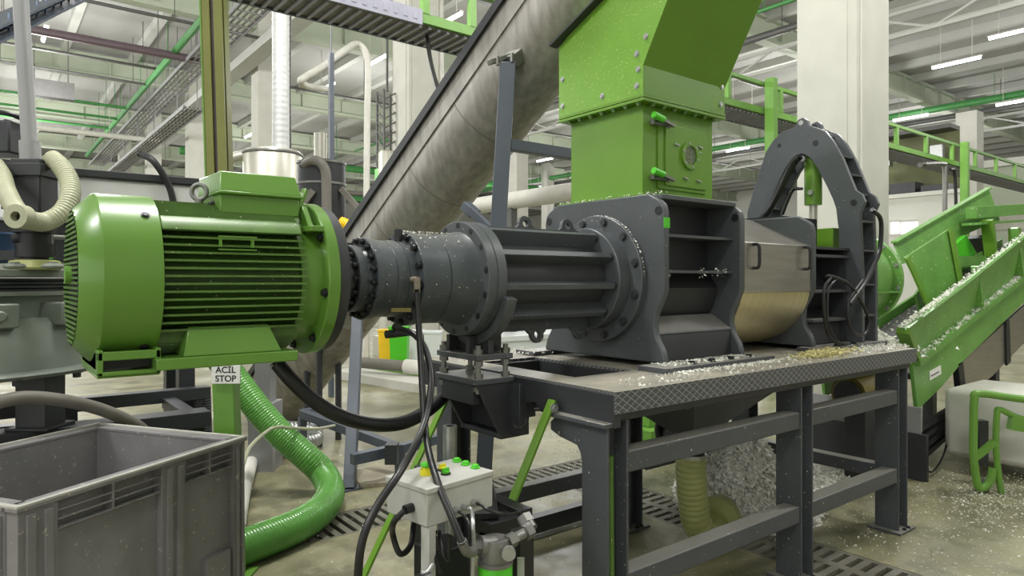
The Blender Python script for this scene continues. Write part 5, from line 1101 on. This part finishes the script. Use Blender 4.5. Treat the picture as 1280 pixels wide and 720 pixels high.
bin_(488, 511, 411, 11.4, 'green_bright', 'bright green waste bin seen below the gearbox beside the yellow bin')
bin_(510, 530, 416, 12.2, 'bin_white', 'white bin right of the bright green bin partly behind the black hose')
bin_(531, 552, 417, 12.2, 'bin_white', 'white bin right of the black hanging hose')
m = MB(); m.cyl(pD(449, 453, 10.5), pD(507, 458, 10.2), .085, 18); single('pipe_roll', m, 'pipe_gray', 'gray pipe lying on blocks before the yellow bin', 'pipe')
m = MB(); m.cyl(pD(507, 458, 10.2), pD(548, 462, 10.0), .11, 18); single('pale_pipe', m, 'pipe_white', 'whitish pipe end joining the gray pipe below the gearbox', 'pipe')
a = pZ(430, 470, 0); b = pZ(560, 492, 0); m = MB(); m.bar(a+Vector((0, 0, .06)), b+Vector((0, 0, .06)), .5, .12); single('floor_kerb', m, 'concrete', 'low concrete kerb crossing the floor beyond the bench column', 'kerb')
m = MB(); m.bar(pZ(470, 462, 0)+Vector((0, 0, .05)), pZ(545, 474, 0)+Vector((0, 0, .05)), .12, .1); single('green_strip', m, 'green_rail', 'green strip lying along the concrete kerb', 'strip')
m = MB(); c_ = pD(660, 430, 8.5); m.box(c_.x-.6, c_.x+1.2, c_.y, c_.y+.8, .1, .82); m.box(c_.x-.55, c_.x-.45, c_.y+.1, c_.y+.2, 0, .1); m.box(c_.x+1.05, c_.x+1.15, c_.y+.1, c_.y+.2, 0, .1); m.box(c_.x-.62, c_.x+1.22, c_.y-.02, c_.y+.82, .80, .86); single('white_container', m, 'bin_white', 'low white container on the floor behind the ribbed housing', 'container')
m = MB(); m.cyl((1.80, 2.80, .012), (1.80, 2.80, .84), .022, 14); m.cyl((1.80, 2.80, .0), (1.80, 2.80, .012), .06, 14); m.cyl((1.80, 2.80, .55), (1.80, 2.80, .84), .034, 14); single('jack_screw', m, 'zinc', 'shiny thin jack rod between the rear bench leg and the pedestal bracket', 'jack')
p = pD(332, 486, 5.6); m = MB(); m.bar((p.x, p.y, 0), (p.x, p.y, 1.15), .16, .12, (RX, RY, 0)); m.bar((p.x, p.y, .0), (p.x, p.y, .55), .24, .2, (RX, RY, 0)); single('gray_stand', m, 'tank_gray', 'light gray stand behind the green hose under the motor', 'stand')
p = pD(260, 500, 4.6); m = MB(); m.tube([pD(257, 486, 4.6), pD(258, 500, 4.6), pD(259, 545, 4.6)], .03, 12, True, .016, .2); single('coil_spring', m, 'gray_dark', 'dark coiled conduit left of the green sign post', 'conduit')

# ---- roof services
lamps = [(1195, 77, 'led tube light over the pale green girder right of the pillar'), (1138, 146, 'led tube light low beside the big pillar above the green railing'), (1271, 126, 'led tube light at the right edge level with the girder end'), (1272, 38, 'led tube light at the right edge high above the girder'), (922, 186, 'led tube light between chute and green walkway post'), (681, 199, 'led tube light left of the green chute under the cross arm'), (668, 234, 'small led tube light far back left of the chute just above the pale pipe'), (470, 75, 'led tube light left of the middle concrete pillar'), (408, 108, 'glaring led light behind the slim square post'), (559, 25, 'led light right of the middle pillar above the walkway'), (312, 168, 'led tube light left of the ribbed duct'), (56, 41, 'glaring led light at upper left above the conduit'), (928, 140, 'led tube light behind the walkway railing right of the chute')]
for px, py, lab in lamps:
    z = 9.2; p = pZ(px, py, z) if py < 200 else pD(px, py, 52)
    t_ = thing('led_tube_light', lab, 'light', (p.x, p.y, p.z), 'roof led tube lights')
    m = MB(); m.box(p.x-.06, p.x+.06, p.y-.78, p.y+.78, p.z, p.z+.05); m.box(p.x-.01, p.x+.01, p.y-.5, p.y-.48, p.z+.05, 10.76); m.box(p.x-.01, p.x+.01, p.y+.48, p.y+.5, p.z+.05, 10.76); m.build('housing', 'pipe_white', t_)
    m = MB(); m.cyl((p.x, p.y-.75, p.z-.04), (p.x, p.y+.75, p.z-.04), .05, 10); m.build('light_tube', 'tube_light', t_)
def pipe_x(Y, z, x0, x1, r, material, lab, hang=True):
    m = MB(); m.cyl((x0, Y, z), (x1, Y, z), r, 10)
    if hang:
        x = x0+.5
        while x < x1: m.box(x-.01, x+.01, Y-.01, Y+.01, z, 10.7); x += 4.
    return single('roof_pipe', m, material, lab, 'pipe')
pipe_x(22.0, 9.25, -16, 7, .05, 'pipe_dark', 'dark pipe highest under the roof at upper left')
pipe_x(24.4, 8.9, -16, 6.4, .13, 'pipe_purple', 'thick purplish pipe below the roof at upper left')
pipe_x(27.0, 9.1, -20, 5, .05, 'pipe_dark', 'thin dark pipe just under the purplish roof pipe')
pipe_x(29.0, 9.0, -20, 5, .05, 'pipe_dark', 'second thin dark pipe under the purplish roof pipe')
pipe_x(33.5, 9.0, -20, 5, .06, 'pipe_green', 'highest of the thin green branch pipes at left')
pipe_x(36.0, 9.0, -20, 5, .06, 'pipe_green', 'middle one of the thin green branch pipes at left')
pipe_x(38.5, 9.0, -20, 5, .06, 'pipe_green', 'lowest of the thin green branch pipes at left')
pipe_x(35.0, 8.0, -20, 6.6, .12, 'pipe_white', 'pale pipe crossing low at left above the gray trough')
pipe_x(15.0, 9.1, 1, 24, .05, 'pipe_dark', 'thin dark sprinkler pipe under the roof left of the middle pillar')
pipe_x(18.5, 9.1, 1, 24, .05, 'pipe_dark', 'thin dark sprinkler pipe behind the bent white pipe')
pipe_x(26.0, 9.0, 8, 50, .05, 'pipe_dark', 'thin dark sprinkler pipe far back right of the chute')
pipe_x(38.0, 8.2, 8, 40, .2, 'pipe_green', 'thick green pipe far back left of the middle pillar')
pipe_x(44.0, 7.6, 8, 40, .15, 'pipe_gray', 'gray pipe far back below the green pipes')
pipe_x(50.0, 8.0, 8, 40, .2, 'pipe_green', 'second thick green pipe far back left of the middle pillar')
def pipe_y(X, z, y0, y1, r, material, lab):
    m = MB(); m.cyl((X, y0, z), (X, y1, z), r, 10)
    y = y0+.5
    while y < y1: m.box(X-.01, X+.01, y-.01, y+.01, z, 10.6); y += 5
    return single('roof_pipe', m, material, lab, 'pipe')
pipe_y(5.0, 9.05, 20, 48, .11, 'pipe_green', 'green main pipe running away diagonally at upper left')
pipe_y(19.6, 9.3, -4, 40, .12, 'pipe_dark', 'dark pipe running above the white lattice truss at right')
pipe_y(18.6, 9.7, -4, 40, .06, 'pipe_green', 'thin green pipe above the dark pipe at upper right')
pipe_y(35.8, 9.2, 0, 60, .13, 'pipe_dark', 'dark pipe above the farther lattice truss at right')
pipe_y(35.0, 9.5, 0, 60, .16, 'pipe_green', 'green pipe beside the dark pipe over the farther truss')
m = MB(); m.box(6.35, 6.85, 10, 55, 8.30, 8.42); m.box(6.5, 6.7, 10, 55, 8.42, 8.75); single('runway_beam', m, 'purlin_white', 'pale beam running away along the left pillar row under the roof', 'beam')
def truss(X, z0, z1, y0, y1, lab, step=1.6):
    m = MB(); m.box(X-.06, X+.06, y0, y1, z0, z0+.10); m.box(X-.06, X+.06, y0, y1, z1-.10, z1); y = y0; k = 0
    while y+step < y1: m.bar((X, y, z0+.05 if k % 2 == 0 else z1-.05), (X, y+step, z1-.05 if k % 2 == 0 else z0+.05), .06, .06); y += step; k += 1
    m.box(X-.03, X+.03, y0, y0+.06, z1, 10.6); m.box(X-.03, X+.03, y1-.06, y1, z1, 10.6)
    return single('lattice_truss', m, 'purlin_white', lab, 'truss')
truss(20.6, 8.45, 9.2, -2, 40, 'white lattice truss running away at upper right')
truss(36.6, 8.4, 9.1, 0, 60, 'farther white lattice truss crossing below the pale green girder')
def ladder(X0, X1, z, y0, y1, lab, material='tank_gray'):
    t_ = thing('cable_ladder', lab, 'cable ladder', ((X0+X1)/2, (y0+y1)/2, z)); m = MB(); m.box(X0, X0+.04, y0, y1, z, z+.12); m.box(X1-.04, X1, y0, y1, z, z+.12); m.build('side_rails', material, t_)
    m = MB(); y = y0
    while y < y1: m = MB(); m.box(X0, X1, y, y+.06, z+.01, z+.04); m.build('rung', material, t_); y += .6
    m = MB(); 
    for k in range(5): m.cyl((X0+.08+k*(X1-X0-.16)/4, y0, z+.06), (X0+.08+k*(X1-X0-.16)/4, y1, z+.06), .03, 8)
    m.build('cables', 'pipe_gray', t_)
    m = MB(); y = y0+1
    while y < y1:
        for xx in (X0, X1-.03): m = MB(); m.box(xx, xx+.03, y, y+.03, z+.1, 10.76); m.build('hanger', 'tank_gray', t_)
        y += 4
ladder(5.3, 6.1, 8.75, 14, 50, 'pale cable ladder running away beside the left pillar row')
ladder(5.6, 6.3, 7.6, 26, 50, 'lower pale cable ladder farther back beside the left pillar row')
lt = thing('cable_tray', 'blue gray cable tray high at the upper left corner', 'cable tray', pD(40, 30, 9))
m = MB(); a = pD(-30, 58, 8.0); b = pD(112, -10, 10.5)
for dz in (0, .18): m.bar(a+Vector((0, 0, dz)), b+Vector((0, 0, dz)), .35, .03)
m.build('tray_channel', 'gray_blue', lt)
m = MB()
for k in range(14): p = a.lerp(b, k/13); m.bar(p, p+Vector((0, 0, .18)), .3, .02, (1, 0, 0))
for k in (-.1, 0, .1): m.tube([a+Vector((k, k, .06)), b+Vector((k, k, .06))], .025, 8)
m.build('tray_cables', 'blue_plastic', lt)
for k in (.1, .5, .9):
    p = a.lerp(b, k); m = MB(); m.box(p.x-.015, p.x+.015, p.y-.015, p.y+.015, p.z+.18, 10.76); m.build('hanger', 'tank_gray', lt)
m = MB(); p = pD(55, 112, 24); m.box(p.x-.5, p.x+.9, p.y-.1, p.y+.3, p.z-.25, p.z+.35); m.box(p.x-.3, p.x-.26, p.y, p.y+.05, p.z+.3, 10.6); m.box(p.x+.7, p.x+.74, p.y, p.y+.05, p.z+.3, 10.6); single('hanging_unit', m, 'pipe_dark', 'dark box unit hanging from the roof at left behind the conduit', 'unit')
tw = thing('lattice_mast', 'slim dark lattice mast with a green lamp left of the middle pillar', 'mast', (pD(484, 150, 15).x, pD(484, 150, 15).y, 4.0))
c = tw.location.copy(); m = MB()
for dx in (-.16, .16):
    for dy in (-.16, .16): m.box(c.x+dx-.02, c.x+dx+.02, c.y+dy-.02, c.y+dy+.02, 4.0, 5.7)
for k in range(8): m.bar((c.x-.16, c.y-.16, 4.0+k*.21), (c.x+.16, c.y-.16, 4.21+k*.21), .03, .03); m.bar((c.x-.16, c.y+.16, 4.21+k*.21), (c.x-.16, c.y-.16, 4.0+k*.21), .03, .03)
m.box(c.x-.02, c.x+.02, c.y-.02, c.y+.02, 5.7, 10.6); m.build('mast_lattice', 'pipe_dark', tw)
m = MB(); m.box(c.x-.2, c.x+.2, c.y-.2, c.y+.2, 3.7, 4.0); m.build('green_unit', 'green_bright', tw)

# ================================================================== LIGHT, WORLD, CAMERA
def lamp(name, loc, energy, size, col=(1, .98, .94)):
    l = bpy.data.lights.new(name, 'AREA'); l.shape = 'RECTANGLE'; l.size = size[0]; l.size_y = size[1]; l.energy = energy; l.color = col
    o = bpy.data.objects.new(name, l); C.objects.link(o); o.location = loc; return o
def pt(name, loc, energy, r=.35, col=(1, .99, .965)):
    l = bpy.data.lights.new(name, 'POINT'); l.energy = energy; l.shadow_soft_size = r; l.color = col
    o = bpy.data.objects.new(name, l); C.objects.link(o); o.location = loc; return o
for X in (-5, 1.5, 13, 26, 40):
    for Y in (4.2, 15, 27, 38, 50):
        pt('hall_lamp', (X, Y, 7.4), LAMP_E*(1.0 if Y < 10 and X < 5 else .62), .6)
for (X, Y) in ((7.5, .2), (13, -3), (-3, -2)): pt('hall_lamp', (X, Y, 7.4), LAMP_E*.6, .6)
w = bpy.data.worlds.new('World'); bpy.context.scene.world = w; w.use_nodes = True
bg = w.node_tree.nodes['Background']; bg.inputs['Color'].default_value = (.97, 1., .95, 1); bg.inputs['Strength'].default_value = WORLD_S
cam = bpy.data.cameras.new('Camera'); co = bpy.data.objects.new('Camera', cam); C.objects.link(co)
co.location = (0, 0, H); co.rotation_euler = (PI/2, 0, math.atan2(FY, FX)-PI/2)
cam.sensor_width = 36; cam.lens = FPX/1280*36; cam.shift_y = -(360-HOR)/1280; cam.clip_end = 300; cam.clip_start = .05
bpy.context.scene.camera = co
vs_ = bpy.context.scene.view_settings
vs_.view_transform = 'Standard'; vs_.look = 'None'; vs_.exposure = EXPO; vs_.gamma = 1; vs_.use_curve_mapping = False
